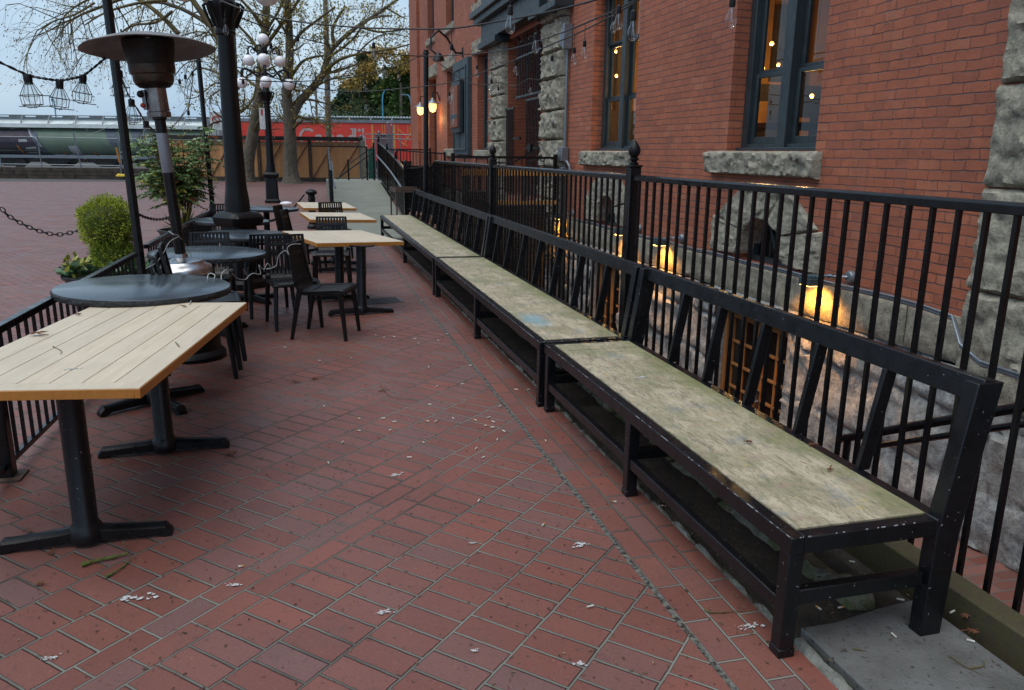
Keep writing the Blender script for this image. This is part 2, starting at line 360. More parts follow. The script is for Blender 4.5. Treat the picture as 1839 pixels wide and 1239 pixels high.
# paving
def paving():
    t = NT('red_clay_paving'); p = t.pos(); P = t.sep(p)
    wob = t.noise(p, 3., 2); jit = t.noise(p, 17, 2)
    x = t.math('ADD', P[0], t.math('MULTIPLY', t.math('SUBTRACT', jit, .5), .007)); y = t.math('ADD', P[1], t.math('MULTIPLY', t.math('SUBTRACT', wob, .5), .012))
    r2 = 1/math.sqrt(2)
    s = t.math('MULTIPLY', t.math('ADD', x, y), r2); q = t.math('MULTIPLY', t.math('SUBTRACT', y, x), r2)
    mz = .0078
    cL, fL = t.brick(t.comb(s, t.math('SUBTRACT', q, 2.345-243*.243)), .1185, .243, mz, .5, .9)
    cR, fR = t.brick(t.comb(s, t.math('SUBTRACT', q, 2.120-243*.243)), .1185, .243, mz, .5, .9)
    cB, fB = t.brick(t.comb(s, t.math('SUBTRACT', q, 2.120-100*.1125)), .243, .1125, mz, .5, .9)
    cS, fS = t.brick(t.comb(P[1], t.math('SUBTRACT', P[0], 1.262)), .238, .112, mz, .5, .9)
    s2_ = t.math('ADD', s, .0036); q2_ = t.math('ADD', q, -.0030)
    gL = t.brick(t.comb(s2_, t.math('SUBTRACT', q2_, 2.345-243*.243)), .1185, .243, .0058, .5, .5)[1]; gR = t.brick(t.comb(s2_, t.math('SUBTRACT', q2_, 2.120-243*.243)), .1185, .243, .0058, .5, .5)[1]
    inL = t.math('GREATER_THAN', q, 2.345); inB = t.math('MULTIPLY', t.math('GREATER_THAN', q, 2.120), t.math('LESS_THAN', q, 2.345))
    inS = t.math('MULTIPLY', t.math('GREATER_THAN', P[0], 1.262), t.math('LESS_THAN', P[1], 40))
    def sel(a, b, f):
        m = t.n('ShaderNodeMix', data_type='FLOAT'); t.l(f, m.inputs[0]); t.l(a, m.inputs[2]); t.l(b, m.inputs[3]); return m.outputs[0]
    def s0(c): return t.sep(c)[0]
    c = sel(sel(sel(s0(cR), s0(cL), inL), s0(cB), inB), s0(cS), inS)
    f = sel(sel(sel(fR, fL, inL), fB, inB), fS, inS)
    joint_shade = t.math('MULTIPLY', sel(gR, gL, inL), t.math('SUBTRACT', 1., t.math('MAXIMUM', inB, inS))); joint_shade = t.math('MULTIPLY', joint_shade, t.ramp(t.noise(p, 2.6, 3), .40, .52))  # shadow line on one side of the joints, painted into colour and bump
    gx = t.math('ABSOLUTE', t.math('SUBTRACT', t.math('ADD', P[0], t.math('MULTIPLY', t.math('SUBTRACT', t.noise(p, 1.7, 3), .5), .02)), 1.250))
    gr = t.math('MULTIPLY', t.math('LESS_THAN', gx, .011), t.math('LESS_THAN', P[1], 20))
    big = t.noise(p, .55, 5, .6); mid = t.noise(p, 3.7, 5); fine = t.noise(p, 90, 4, .7)
    b = t.mix(t.ramp(c, 0, 1), (.178, .062, .046), (.236, .090, .068))
    b = t.mix(t.ramp(c, .70, .95, 0, .75), b, (.160, .090, .085)); gn = t.noise(p, 240, 3, .8); b = t.mix(t.ramp(gn, .35, .65, .0, .55), t.mix(1., b, (.72, .72, .72), 'MULTIPLY'), t.mix(1., b, (1.25, 1.25, 1.25), 'MULTIPLY'))
    b = t.mix(t.ramp(c, .14, .05, 0, .55), b, (.25, .085, .060))
    b = t.mix(t.ramp(mid, .48, .75, 0, .35), b, (.12, .055, .05))
    b = t.mix(t.ramp(big, .50, .75, 0, .35), b, (.16, .088, .082))
    b = t.mix(t.ramp(fine, .58, .68, 0, .7), b, (.055, .03, .026)); dt = t.noise(p, 1.9, 6, .7); b = t.mix(t.ramp(dt, .52, .66, 0, .35), b, (.105, .062, .052)); b = t.mix(t.ramp(t.noise(p, 52, 3, .6), .66, .70, 0, .8), b, (.04, .028, .022)); b = t.mix(t.ramp(t.noise(p, 26, 4, .7), .58, .68, 0, .6), b, (.085, .042, .036)); b = t.mix(t.ramp(t.noise(p, 33, 4, .7), .64, .72, 0, .5), b, (.34, .17, .13))
    mcol = t.mix(t.ramp(t.noise(p, .8, 3), .40, .6), (.185, .182, .155), (.065, .060, .050))
    f0 = f; b = t.mix(t.ramp(f0, .10, .42), b, (.030, .022, .020)); f = t.ramp(f0, .48, .66); b = t.mix(t.math('MULTIPLY', joint_shade, .9), b, (.022, .018, .017)); b = t.mix(f, b, mcol); f = t.math('MAXIMUM', t.ramp(f0, .1, .6), joint_shade); b = t.mix(gr, b, t.mix(t.ramp(t.noise(p, 40, 3), .4, .6), (.02, .018, .015), (.15, .15, .13)))
    rub = t.ramp(t.noise(p, 150, 2, .5), .70, .72); b = t.mix(t.math('MULTIPLY', rub, .5), b, (.35, .32, .26))
    far = t.ramp(P[1], 6, 30, 0, 1)
    t.set(Base_Color=b, Roughness=t.math('ADD', t.ramp(t.noise(p, 2.3, 5, .65), .32, .68, .42, .60), t.math('MULTIPLY', f, .25)))
    t.p.inputs['Specular IOR Level'].default_value = .46
    h = t.math('SUBTRACT', t.math('ADD', t.math('MULTIPLY', fine, .10), t.math('ADD', t.math('MULTIPLY', mid, .35), t.math('MULTIPLY', c, .18))), t.math('ADD', f, t.math('MULTIPLY', gr, 1.5)))
    t.set(Normal=t.bump(h, .9, .008)); return t.m
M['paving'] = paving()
# bench plywood
def plyseat():
    t = NT('weathered_plywood'); v = t.obj()
    g = t.noise(t.mapping(v, sc=(30, 5.5, 1)), 1.5, 7, .75, 1.2); g2 = t.noise(t.mapping(v, sc=(7, 2.6, 1)), 1.2, 6, .65, 2.2); blot = t.noise(v, 3.6, 6, .65); fn = t.noise(t.mapping(v, sc=(110, 22, 1)), 1.5, 5, .75, .5)
    c = t.mix(t.ramp(g2, .32, .62), (.29, .25, .165), (.50, .43, .31))
    c = t.mix(t.ramp(g, .50, .60, 0, .8), c, (.16, .15, .105)); c = t.mix(t.ramp(blot, .46, .62, 0, .65), c, (.20, .205, .11))
    c = t.mix(t.ramp(t.noise(v, 7, 5), .58, .68, 0, .65), c, (.36, .25, .20)); c = t.mix(t.ramp(t.noise(v, 9, 4, .7, 1), .62, .68, 0, .75), c, (.46, .36, .17)); c = t.mix(t.ramp(t.noise(t.mapping(v, loc=(3, 7, 1)), 5, 5), .60, .70, 0, .6), c, (.17, .21, .22))
    c = t.mix(t.ramp(fn, .56, .64, 0, .85), c, (.075, .072, .055))
    st = t.n('ShaderNodeVectorMath', operation='DISTANCE'); t.l(t.mapping(t.pos(), sc=(1, .45, 0)), st.inputs[0]); st.inputs[1].default_value = (1.62, 5.42*.45, 0)
    c = t.mix(t.math('MULTIPLY', t.ramp(t.math('ADD', st.outputs['Value'], t.math('MULTIPLY', t.noise(v, 14, 3), .14)), .10, .20, .7, 0), 1.), c, (.16, .34, .42))
    X = t.sep(v)[0]; edge = t.ramp(t.math('ADD', X, t.math('MULTIPLY', t.math('SUBTRACT', t.noise(v, 5, 4), .5), .5)), .40, .62, 0, .85)
    c = t.mix(edge, c, (.15, .165, .05))
    t.set(Base_Color=c, Roughness=t.ramp(g2, .3, .7, .5, .75), Normal=t.bump(t.math('ADD', g, t.math('MULTIPLY', fn, .6)), .7, .006)); return t.m
M['plyseat'] = plyseat()
def tablewood(name, a, b, dk):
    t = NT(name); v = t.obj()
    ri = t.n('ShaderNodeNewGeometry').outputs['Random Per Island']
    w = t.mapping(v, sc=(16, 1.1, 16)); n = t.n('ShaderNodeVectorMath', operation='ADD'); t.l(w, n.inputs[0]); t.l(t.comb(t.math('MULTIPLY', ri, 40), t.math('MULTIPLY', ri, 13), 0.), n.inputs[1])
    g = t.noise(n.outputs[0], 2.2, 6, .65, .5); bl = t.noise(v, 2.5, 4)
    c = t.mix(t.ramp(g, .35, .62), a, b); c = t.mix(t.ramp(t.noise(n.outputs[0], 6, 5, .7, .3), .56, .68, 0, .5), c, tuple(k*.62 for k in b)); c = t.mix(t.ramp(ri, 0, 1, 0, .35), c, dk); c = t.mix(t.ramp(bl, .48, .72, 0, .4), c, tuple(k*.8 for k in b))
    t.set(Base_Color=c, Roughness=.5, Normal=t.bump(g, .2, .002)); return t.m
M['table'] = tablewood('pale_table_wood', (.62, .535, .40), (.54, .455, .325), (.47, .42, .34))
M['tedge'] = tablewood('amber_table_edge', (.48, .20, .035), (.40, .15, .022), (.44, .20, .04))
M['fencew'] = tablewood('cedar_boards', (.66, .33, .12), (.44, .20, .07), (.24, .12, .05))
M['timber'] = mat('mossy_timber', (.060, .045, .028), .85, col2=(.062, .060, .020), vs=16, bump=.5, bs=60, speck=(60, .66, (.03, .03, .02)))
# ---------------------------------------------------------------- world and sun
w = bpy.data.worlds.new("World"); S.world = w; w.use_nodes = True; nt = w.node_tree; nt.nodes.clear()
wo = nt.nodes.new('ShaderNodeOutputWorld'); bg = nt.nodes.new('ShaderNodeBackground'); nt.links.new(bg.outputs[0], wo.inputs[0])
sky = nt.nodes.new('ShaderNodeTexSky'); sky.sky_type = 'NISHITA'; sky.sun_disc = False; sky.sun_elevation = R(68); sky.sun_rotation = R(245); sky.air_density = 1.2; sky.dust_density = 3
tc = nt.nodes.new('ShaderNodeTexCoord'); mp = nt.nodes.new('ShaderNodeMapping'); mp.inputs[3].default_value = (1, 1, 3.5); nt.links.new(tc.outputs['Generated'], mp.inputs[0])
nz = nt.nodes.new('ShaderNodeTexNoise'); nz.inputs['Scale'].default_value = 1.5; nz.inputs['Detail'].default_value = 5; nz.inputs['Roughness'].default_value = .5; nt.links.new(mp.outputs[0], nz.inputs['Vector'])
cr = nt.nodes.new('ShaderNodeValToRGB'); cr.color_ramp.elements[0].position = .32; cr.color_ramp.elements[0].color = (1.9, 3.5, 5.7, 1); cr.color_ramp.elements[1].position = .68; cr.color_ramp.elements[1].color = (4.9, 6.3, 7.5, 1); nt.links.new(nz.outputs[0], cr.inputs[0])
mx = nt.nodes.new('ShaderNodeMix'); mx.data_type = 'RGBA'; mx.inputs[0].default_value = .78; nt.links.new(sky.outputs[0], mx.inputs[6]); nt.links.new(cr.outputs[0], mx.inputs[7])
nt.links.new(mx.outputs[2], bg.inputs[0]); bg.inputs[1].default_value = .090
sl = bpy.data.lights.new('sun', 'SUN'); sl.energy = 1.5; sl.angle = R(65); sl.color = (1, .96, .9); so = bpy.data.objects.new('sun', sl); COL.objects.link(so)
el, az = R(68), R(245)   # sun high, behind the camera to the left
sd = Vector((math.sin(az)*math.cos(el), math.cos(az)*math.cos(el), math.sin(el))); so.rotation_euler = (-sd).to_track_quat('-Z', 'Y').to_euler()
S.view_settings.view_transform = 'Standard'; S.view_settings.look = 'None'; S.view_settings.exposure = .60; S.view_settings.gamma = 1
# ================================================================ SETTING
def sheet(name, rects, z, m, sub=0):
    b = MB()
    for x0, x1, y0, y1 in rects: b.add([(x0, y0, z), (x1, y0, z), (x1, y1, z), (x0, y1, z)], [(0, 1, 2, 3)])
    return struct(b.build(name, m, smooth=0))
FX = 2.46                      # railing plane
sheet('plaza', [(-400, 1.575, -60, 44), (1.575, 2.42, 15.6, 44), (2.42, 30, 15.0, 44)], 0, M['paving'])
sheet('rail_yard', [(-1500, 1500, 44, 1600), (-1500, -400, -300, 44), (30, 1500, -300, 44)], -.01, M['gravel'])
# strip under the benches: mortar lip, dirt bed, slab, mossy stones, timber kerb
b = MB()
for k in range(60):
    y = 2.12+k*.235; b.rock((1.575, y, -.03), (0, 1, 0), (1, 0, 0), (0, 0, 1), .232, .05, .035, 50+k, .03, .012, 1.2, back=.05)
o = struct(b.build('kerb', M['mortar'], smooth=60))
b = MB(); nx, ny = 12, 200; vs = []
for j in range(ny+1):
    for i in range(nx+1):
        x = 1.61+(2.44-1.61)*i/nx; y = 1.2+(15.7-1.2)*j/ny
        dz = -.035+.02*noise.noise(Vector((x*4, y*4, 0)))+.012*noise.noise(Vector((x*15, y*15, 3)))
        if x > 2.2: dz -= .05
        vs.append((x, y, dz))
b.add(vs, [(j*(nx+1)+i, j*(nx+1)+i+1, (j+1)*(nx+1)+i+1, (j+1)*(nx+1)+i) for j in range(ny) for i in range(nx)])
struct(b.build('dirt_bed', M['dirt'], smooth=80))
b = MB(); b.prism([(1.66, -.5), (2.215, -.5), (2.215, 2.19), (2.02, 2.17), (1.80, 2.13), (1.66, 2.13)], (0, 0, -.06), (1, 0, 0), (0, 1, 0), (0, 0, 1), .062)
struct(b.build('concrete_slab', M['slab'], bev=.006))
b = MB(); b.rock((1.57, .9, -.03), (0, 1, 0), (1, 0, 0), (0, 0, 1), 1.2, .085, .05, 33, .03, .015, 1.1)
struct(b.build('concrete_lip', M['mortar'], smooth=60))
b = MB(); y = 2.22
k = 0
while y < 9:
    L = .42+.2*rng.random(); b.rock((1.93+.02*rng.random(), y, -.04), (0, 1, 0), (1, 0, 0), (0, 0, 1), L-.03, .15, .09, 80+k, .03, .03, 1.); y += L; k += 1
struct(b.build('stone_edging', M['mossy'], smooth=60))
b = MB(); b.box(2.300, 2.408, -.6, 7.2, -.25, .075); b.box(2.300, 2.408, 7.204, 15.2, -.25, .070)
t_ = tag(b.build('timber_kerb', M['timber'], bev=.008), 'mossy squared timber kerb along the foot of the black railing', 'timber kerb')
# areaway (sunken light well) floor and retaining wall
b = MB(); b.box(2.43, 4.5, 2.9, 5.3, -1.3, -1.03); b.box(2.43, 4.5, 5.3, 15.0, -2.4, -2.1)
for k in range(6): b.box(2.43, 4.5, 5.3+k*.3, 5.6+k*.3, -2.1, -1.03-(k+1)*.178)
for k in range(7): b.box(2.43, 4.5, 2.9-(k+1)*.3, 2.9-k*.3, -1.3, -1.03+(k+1)*.15)
b.box(2.425, 2.45, -.6, 15, -2.4, -.02); b.box(2.43, 4.5, 15.0, 15.2, -2.4, -.02)
def pave2():
    t = NT('area_paving'); P = t.sep(t.pos()); c, f = t.brick(t.comb(P[0], P[1]), .2, .1, .006)
    bb = t.mix(t.sep(c)[0], (.17, .06, .045), (.24, .10, .08)); bb = t.mix(t.ramp(t.noise(t.pos(), 4, 5), .45, .7, 0, .7), bb, (.11, .075, .065)); bb = t.mix(f, bb, (.12, .11, .10))
    t.set(Base_Color=bb, Roughness=.5, Normal=t.bump(t.math('SUBTRACT', 1., f), .5, .005)); return t.m
struct(b.build('areaway_floor', pave2(), smooth=0))
# ramp
b = MB()
b.add([(.62, 18.0, .004), (2.32, 18.0, .004), (2.62, 27.3, .62), (.92, 27.3, .62), (.62, 18.0, -.1), (2.32, 18, -.1), (2.62, 27.3, -.1), (.92, 27.3, -.1)], [(0, 1, 2, 3), (4, 7, 6, 5), (0, 4, 5, 1), (1, 5, 6, 2), (2, 6, 7, 3), (3, 7, 4, 0)])
b.add([(.92, 27.3, .62), (2.62, 27.3, .62), (4.4, 28.5, .62), (4.4, 31, .62), (.92, 31, .62), (.92, 27.3, -.1), (.92, 31, -.1), (4.4, 31, -.1)], [(0, 1, 2, 3, 4), (0, 4, 6, 5), (4, 3, 7, 6)])
struct(b.build('concrete_ramp', M['ramp'], smooth=0, bev=.01))
b = MB(); b.add([(.55, 14.5, .004), (2.3, 14.9, .004), (2.32, 18.02, .004), (.55, 18.02, .004)], [(0, 1, 2, 3)]); struct(b.build('concrete_path', M['ramp'], smooth=0))
b = MB()
vs = []
for j in range(9):
    for i in range(61):
        a = -62+i*2.0; r = 900+j*40; xx = r*math.sin(R(a)); yy = r*math.cos(R(a))
        hh = max(0, (math.sin(j/8*math.pi))) * (20+16*noise.noise(Vector((a*.06, 2, 0)))+7*noise.noise(Vector((a*.3, 5, j*.4))))
        vs.append((xx, yy, hh))
b.add(vs, [(j*61+i, j*61+i+1, (j+1)*61+i+1, (j+1)*61+i) for j in range(8) for i in range(60)])
struct(b.build('hills', M['hill'], smooth=60))
# ================================================================ BRICK BUILDING
W = 4.5
bld = thing('brick_building', (W, 15, 0), 'old painted red brick building with stone sills and dark window frames beside the railing', 'building')
bld.matrix_world = Matrix.Translation((W, 15, 0))
def bp(mb, name, m, par=None, **kw):
    """part of the building; geometry given in world coordinates"""
    mb.v = [(x-W, y-15, z) for x, y, z in mb.v] if par is None or par is bld or par['_w'] else mb.v
    o = mb.build(name, m, par or bld, **kw); o['_w'] = 1; return o
bld['_w'] = 1
wins = [  # y0, y1, z0, z1
    (6.31, 7.87, 1.70, 4.1), (10.39, 12.10, 1.70, 4.1), (19.33, 20.55, 1.72, 4.05), (23.75, 24.95, 1.76, 4.06),
    (27.25, 28.6, 5.40, 7.4), (23.75, 25.0, 5.32, 7.4), (19.3, 20.9, 5.3, 7.4), (10.4, 12.1, 5.4, 7.4), (6.3, 7.86, 5.4, 7.4)]
door = (26.95, 28.5, .62, 4.08); entry = (14.80, 17.42, .75, 4.02)
vents = [(6.66, 7.42, .56, .86), (10.86, 11.62, .56, .86)]
# arched vents: square hole here, stone arch covers the corners
vh = [(6.60, 7.50, .56, 1.06), (10.80, 11.70, .56, 1.06)]
holes = wins+[door, entry]+vh
ys = sorted({-6.0, 32.6}|{h[0] for h in holes}|{h[1] for h in holes}); zs = sorted({.55, 12.0}|{h[2] for h in holes}|{h[3] for h in holes})
b = MB()
for i in range(len(ys)-1):
    for j in range(len(zs)-1):
        ym = (ys[i]+ys[i+1])/2; zm = (zs[j]+zs[j+1])/2
        if any(h[0] < ym < h[1] and h[2] < zm < h[3] for h in holes): continue
        b.add([(W, ys[i], zs[j]), (W, ys[i+1], zs[j]), (W, ys[i+1], zs[j+1]), (W, ys[i], zs[j+1])], [(0, 3, 2, 1)])
for h in holes:
    d = 1.1 if h is entry else .30
    x1 = W+d
    b.add([(W, h[0], h[2]), (x1, h[0], h[2]), (x1, h[0], h[3]), (W, h[0], h[3])], [(0, 3, 2, 1)])
    b.add([(W, h[1], h[2]), (x1, h[1], h[2]), (x1, h[1], h[3]), (W, h[1], h[3])], [(0, 1, 2, 3)])
    b.add([(W, h[0], h[3]), (x1, h[0], h[3]), (x1, h[1], h[3]), (W, h[1], h[3])], [(0, 1, 2, 3)])
    b.add([(W, h[0], h[2]), (x1, h[0], h[2]), (x1, h[1], h[2]), (W, h[1], h[2])], [(0, 3, 2, 1)])
b.add([(W, 32.6, 0), (16, 32.6, 0), (16, 32.6, 12), (W, 32.6, 12)], [(0, 1, 2, 3)])
b.add([(W, -6, 0), (16, -6, 0), (16, -6, 12), (W, -6, 12)], [(0, 3, 2, 1)])
b.add([(W, -6, 12), (16, -6, 12), (16, 32.6, 12), (W, 32.6, 12)], [(0, 1, 2, 3)])
b.add([(16, -6, -2.4), (16, 32.6, -2.4), (16, 32.6, 12), (16, -6, 12)], [(0, 1, 2, 3)])
bp(b, 'brick_wall', M['brick'], smooth='keep')
# brick corner strip near the far end
b = MB(); b.box(W-.10, W-.003, 30.6, 32.6, 0, 12); bp(b, 'corner_pier', M['brick'], smooth=0)
# interior shell so the windows look into a room
b = MB(); b.box(10.9, 11.0, 4.6, 14.7, .9, 4.6); b.box(W+.32, 10.9, 4.5, 4.6, .9, 4.6); b.box(W+.32, 10.9, 14.6, 14.7, .9, 4.6); b.box(W+.32, 10.9, 4.6, 14.6, .8, .9); b.box(W+.32, 10.9, 4.6, 14.6, 4.6, 4.7); o = bp(b, 'interior_room', M['dark'], smooth=0)
b = MB(); b.box(6.9, 10.9, 12.6, 12.7, 2.85, 4.5); b.box(W+.4, 6.8, 14.5, 14.6, 2.45, 4.5); b.box(7.35, 7.75, 12.3, 12.35, 2.1, 2.55); b.box(8.0, 8.6, 12.3, 12.35, 2.0, 2.3); b.box(8.15, 8.3, 12.3, 12.35, 2.31, 2.7); bp(b, 'interior_partition', M['amber'], smooth=0)
b = MB(); b.box(6.7, 6.9, 12.5, 12.8, 1.0, 4.5); b.box(8.3, 8.5, 12.4, 12.6, 1, 4.5); b.box(6.9, 10.9, 12.45, 12.6, 1.0, 2.845); b.box(7.1, 7.5, 12.5, 12.58, 2.9, 3.5); b.box(7.9, 8.2, 12.5, 12.58, 2.9, 4.1); b.box(5.8, 5.95, 14.3, 14.5, 1, 4.5); b.box(5.0, 6.6, 14.2, 14.5, 1, 2.445); b.box(W+.5, 9.5, 9.9, 10.1, 4.1, 4.4); bp(b, 'interior_panelling', M['dkmetal'], smooth=0)
# windows
def window(h, sashes, lit=True):
    y0, y1, z0, z1 = h; x = W+.17; ym = (y0+y1)/2; t = .06
    b = MB()
    b.box(x, x+.12, y0, y0+.11, z0, z1); b.box(x, x+.12, y1-.11, y1, z0, z1); b.box(x+.002, x+.118, y0+.11, y1-.11, z1-.10, z1); b.box(x+.002, x+.118, y0+.11, y1-.11, z0, z0+.07)
    b.box(x-.03, x+.12, ym-.075, ym+.075, z0+.02, z1-.02)
    b.box(x-.07, x, y0+.01, y1-.01, z0+.0, z0+.035)
    fr = bp(b, 'window', M['teal'], bev=.006)
    for a, c in ((y0+.11, ym-.075), (ym+.075, y1-.11)):
        b = MB()
        zz = [z0+.07]+[s for s in sashes if z0 < s < z1]+[z1-.10]
        for k in range(len(zz)-1):
            xo = x+.045+(.03 if k % 2 else 0); lo, hi = zz[k], zz[k+1]; bb = .075 if k == 0 else .04
            b.box(xo, xo+.035, a, a+.055, lo, hi); b.box(xo, xo+.035, c-.055, c, lo, hi)
            b.box(xo+.001, xo+.034, a+.055, c-.055, lo, lo+bb); b.box(xo+.001, xo+.034, a+.055, c-.055, hi-.04, hi)
        bp(b, 'sash', M['teal'], fr, bev=.004)
        b = MB()
        for k in range(len(zz)-1):
            xo = x+.06+(.03 if k % 2 else 0); lo, hi = zz[k], zz[k+1]; bb = .075 if k == 0 else .04
            yy = a+.055; ye = c-.055
            b.add([(xo, yy, lo+bb), (xo, ye, lo+bb), (xo+.004*rng.uniform(-1, 1), ye, hi-.04), (xo, yy, hi-.04)], [(0, 3, 2, 1)])
        bp(b, 'pane', M['pane'] if lit else M['blackslot'], fr, smooth='keep')
    return fr
for i, h in enumerate(wins): window(h, (2.48, 3.27) if h[2] < 3 else (6.4,), i < 2)
# sills and lintels
def sill(y0, y1, z0, z1, seed, name='sill', dep=.10):
    b = MB(); b.rock((W-.05, y0, z0), (0, 1, 0), (0, 0, 1), (-1, 0, 0), y1-y0, z1-z0, dep, seed, .018, .022, 1.0, back=.3)
    bp(b, name, M['stone'], smooth=50)
sill(6.20, 8.16, 1.455, 1.695, 3); sill(10.30, 12.38, 1.47, 1.695, 4); sill(19.2, 20.75, 1.52, 1.71, 5, dep=.05); sill(23.6, 25.1, 1.52, 1.75, 6, dep=.05)
sill(19.18, 20.93, 4.06, 4.40, 7, 'lintel', .06); sill(23.6, 25.36, 4.08, 4.45, 8, 'lintel', .06); sill(26.7, 28.7, 4.10, 4.48, 9, 'lintel', .06)
sill(27.1, 28.75, 5.18, 5.39, 10, dep=.06); sill(23.6, 25.2, 5.1, 5.31, 11, dep=.06); sill(19.2, 21.0, 5.08, 5.29, 12, dep=.06)
# stone piers
def pier(y0, y1, z0, z1, seed, hs, proud=.06, dep=.14, trim=True):
    b = MB(); z = z0; k = 0
    while z < z1:
        h = hs*(.85+.3*rng.random()); h = min(h, z1-z)
        if h < .12: break
        b.rock((W-proud, y0, z), (0, 1, 0), (0, 0, 1), (-1, 0, 0), y1-y0-(.10 if trim else 0), h-.012, dep, seed+k, .028, .03, 1.1, back=.25)
        if trim: b.box(W-proud+.01, W+.1, y1-.10 if False else y0-.001, y0+.0, z, z+h-.01) if False else None
        z += h; k += 1
    return bp(b, 'stone_pier', M['stone'], smooth=50)
pier(13.30, 14.55, -.3, 9, 20, .52, trim=False); pier(17.45, 18.70, -.3, 9, 50, .52, trim=False)
pier(3.0, 4.38, .02, 9, 90, .66, .03, .075, trim=False); pier(2.2, 2.98, .1, 9, 120, .7, .03, .10, trim=False)
# stone base of the building: dressed course then rubble
door_l = [(6.40, 7.72), (10.60, 11.78)]
b = MB(); y = -3.0; k = 0
while y < 14.9:
    L = .75+.5*rng.random(); b.rock((W-.02, y, .22), (0, 1, 0), (0, 0, 1), (-1, 0, 0), L-.012, .33, .07, 140+k, .05, .02, .8, back=.3); y += L; k += 1
bp(b, 'dressed_course', M['stone'], smooth=50)
rows = []; z = .215; row = 0; rr_ = random.Random(3)
while z > -2.2:
    h = (.34, .5, .42, .6, .4, .5)[row % 6]; ys_r = []; y = -3.2-.2*row
    while y < 15.3: ys_r.append(y); y += .55+.8*rr_.random()
    rows.append((z-h, z, ys_r)); z -= h; row += 1
def rub(y, z):
    wz = .045*noise.noise(Vector((y*1.6, z*1.6, 4)))+.02*noise.noise(Vector((y*6, z*6, 1))); wy = .06*noise.noise(Vector((y*1.5, z*2.5, 9)))+.02*noise.noise(Vector((y*7, z*6, 5)))
    z2, y2 = z+wz, y+wy; e = 9; idv = 0
    for ri_, (z0_, z1_, yl) in enumerate(rows):
        if z0_ <= z2 < z1_:
            e = min(z2-z0_, z1_-z2); j = 0
            while j < len(yl) and yl[j] < y2: j += 1
            idv = ri_*31+j
            if 0 < j < len(yl): e = min(e, y2-yl[j-1], yl[j]-y2)
            break
    p = Vector((y, z, idv*3.7)); g_ = min(1, e/.03)
    d_ = .05+.065*noise.noise(Vector((y*1.7, z*2, idv*2.1)))+.035*noise.noise(p*4)+.018*noise.noise(p*9)+.010*noise.noise(Vector((y*22, z*22, 0)))
    d_ += .02*(noise.noise(Vector((idv*1.3, 2.2, 7)))) + (.02 if noise.noise(p*2.6) > .1 else 0)
    return max(0, d_)*(.35+.65*g_)
b = MB(); st_ = .033; ny_ = int(13.2/st_); nz_ = int(2.32/st_); idx = {}
for j in range(nz_+1):
    for i in range(ny_+1):
        y = 1.9+i*st_; z = -2.1+j*st_
        idx[i, j] = len(b.v); b.v.append((W+.02-rub(y, z), y, z))
for j in range(nz_):
    for i in range(ny_):
        yc_ = 1.9+(i+.5)*st_; zc_ = -2.1+(j+.5)*st_
        if any(d0-.02 < yc_ < d1+.02 and zc_ < .06 for d0, d1 in door_l): continue
        b.f.append((idx[i, j], idx[i, j+1], idx[i+1, j+1], idx[i+1, j]))
for d0, d1 in door_l:
    b.box(W-.03, W+.2, d0-.05, d0-.004, -2.1, .05); b.box(W-.03, W+.2, d1+.004, d1+.05, -2.1, .05)
bp(b, 'rubble_base', M['granite'], smooth=60)
b = MB(); b.box(W+.26, W+.3, -6, 15.2, -2.4, .5)
bp(b, 'base_backing', M['mortar'], smooth=0)
b = MB(); b.box(W+.0, W+.3, 15.2, 32.6, -.1, .6); bp(b, 'base_plinth', M['stone'], smooth=0)
# arched basement vents with stone voussoirs
for (yc, hw, zt, ou) in ((7.04, .40, 1.0, .82), (11.24, .40, 1.0, .80)):
    b = MB(); zc = zt-.42; ri = .42
    def I(a_): return (ri*math.cos(R(a_)), .06+(ri-.02)*math.sin(R(a_)), 0)
    
    k_ = ou/.82
    quads = [[(ri, .05, 0), (.98*k_, .03, 0), (.98*k_, .42, 0), I(38)], [I(38.6), (.90*k_, .425, 0), (.36*k_, .80, 0), I(73)], [I(73.6), (.35*k_, .805, 0), (-.35*k_, .805, 0), I(106.4)], [I(107), (-.36*k_, .80, 0), (-.90*k_, .425, 0), I(141.4)], [I(142), (-.98*k_, .42, 0), (-.98*k_, .03, 0), (-ri, .05, 0)]]
    for k, q in enumerate(quads): b.rock((W-.02, yc, zc), (0, 1, 0), (0, 0, 1), (-1, 0, 0), .5, .5, .065, 200+k*3+int(yc*10), .02, .016, .9, quad=q, back=.25)
    bp(b, 'stone_arch', M['stone'], smooth=50)
    b = MB(); b.box(W+.16, W+.22, yc-.45, yc-.38, .56, 1.0); b.box(W+.16, W+.22, yc+.38, yc+.45, .56, 1.0); b.box(W+.158, W+.22, yc-.45, yc+.45, .56, .62)
    b.beam((W+.17, yc-.1, .62), (W+.17, yc+.12, .98), .05, .04)
    for k in range(5): b.box(W+.19, W+.2, yc-.3+k*.14, yc-.285+k*.14, .6, 1.0)
    bp(b, 'vent_window', M['teal'], smooth=0)
    b = MB(); b.box(W+.24, W+.26, yc-.46, yc+.46, .54, 1.08); bp(b, 'vent_backing', M['blackslot'], smooth=0)
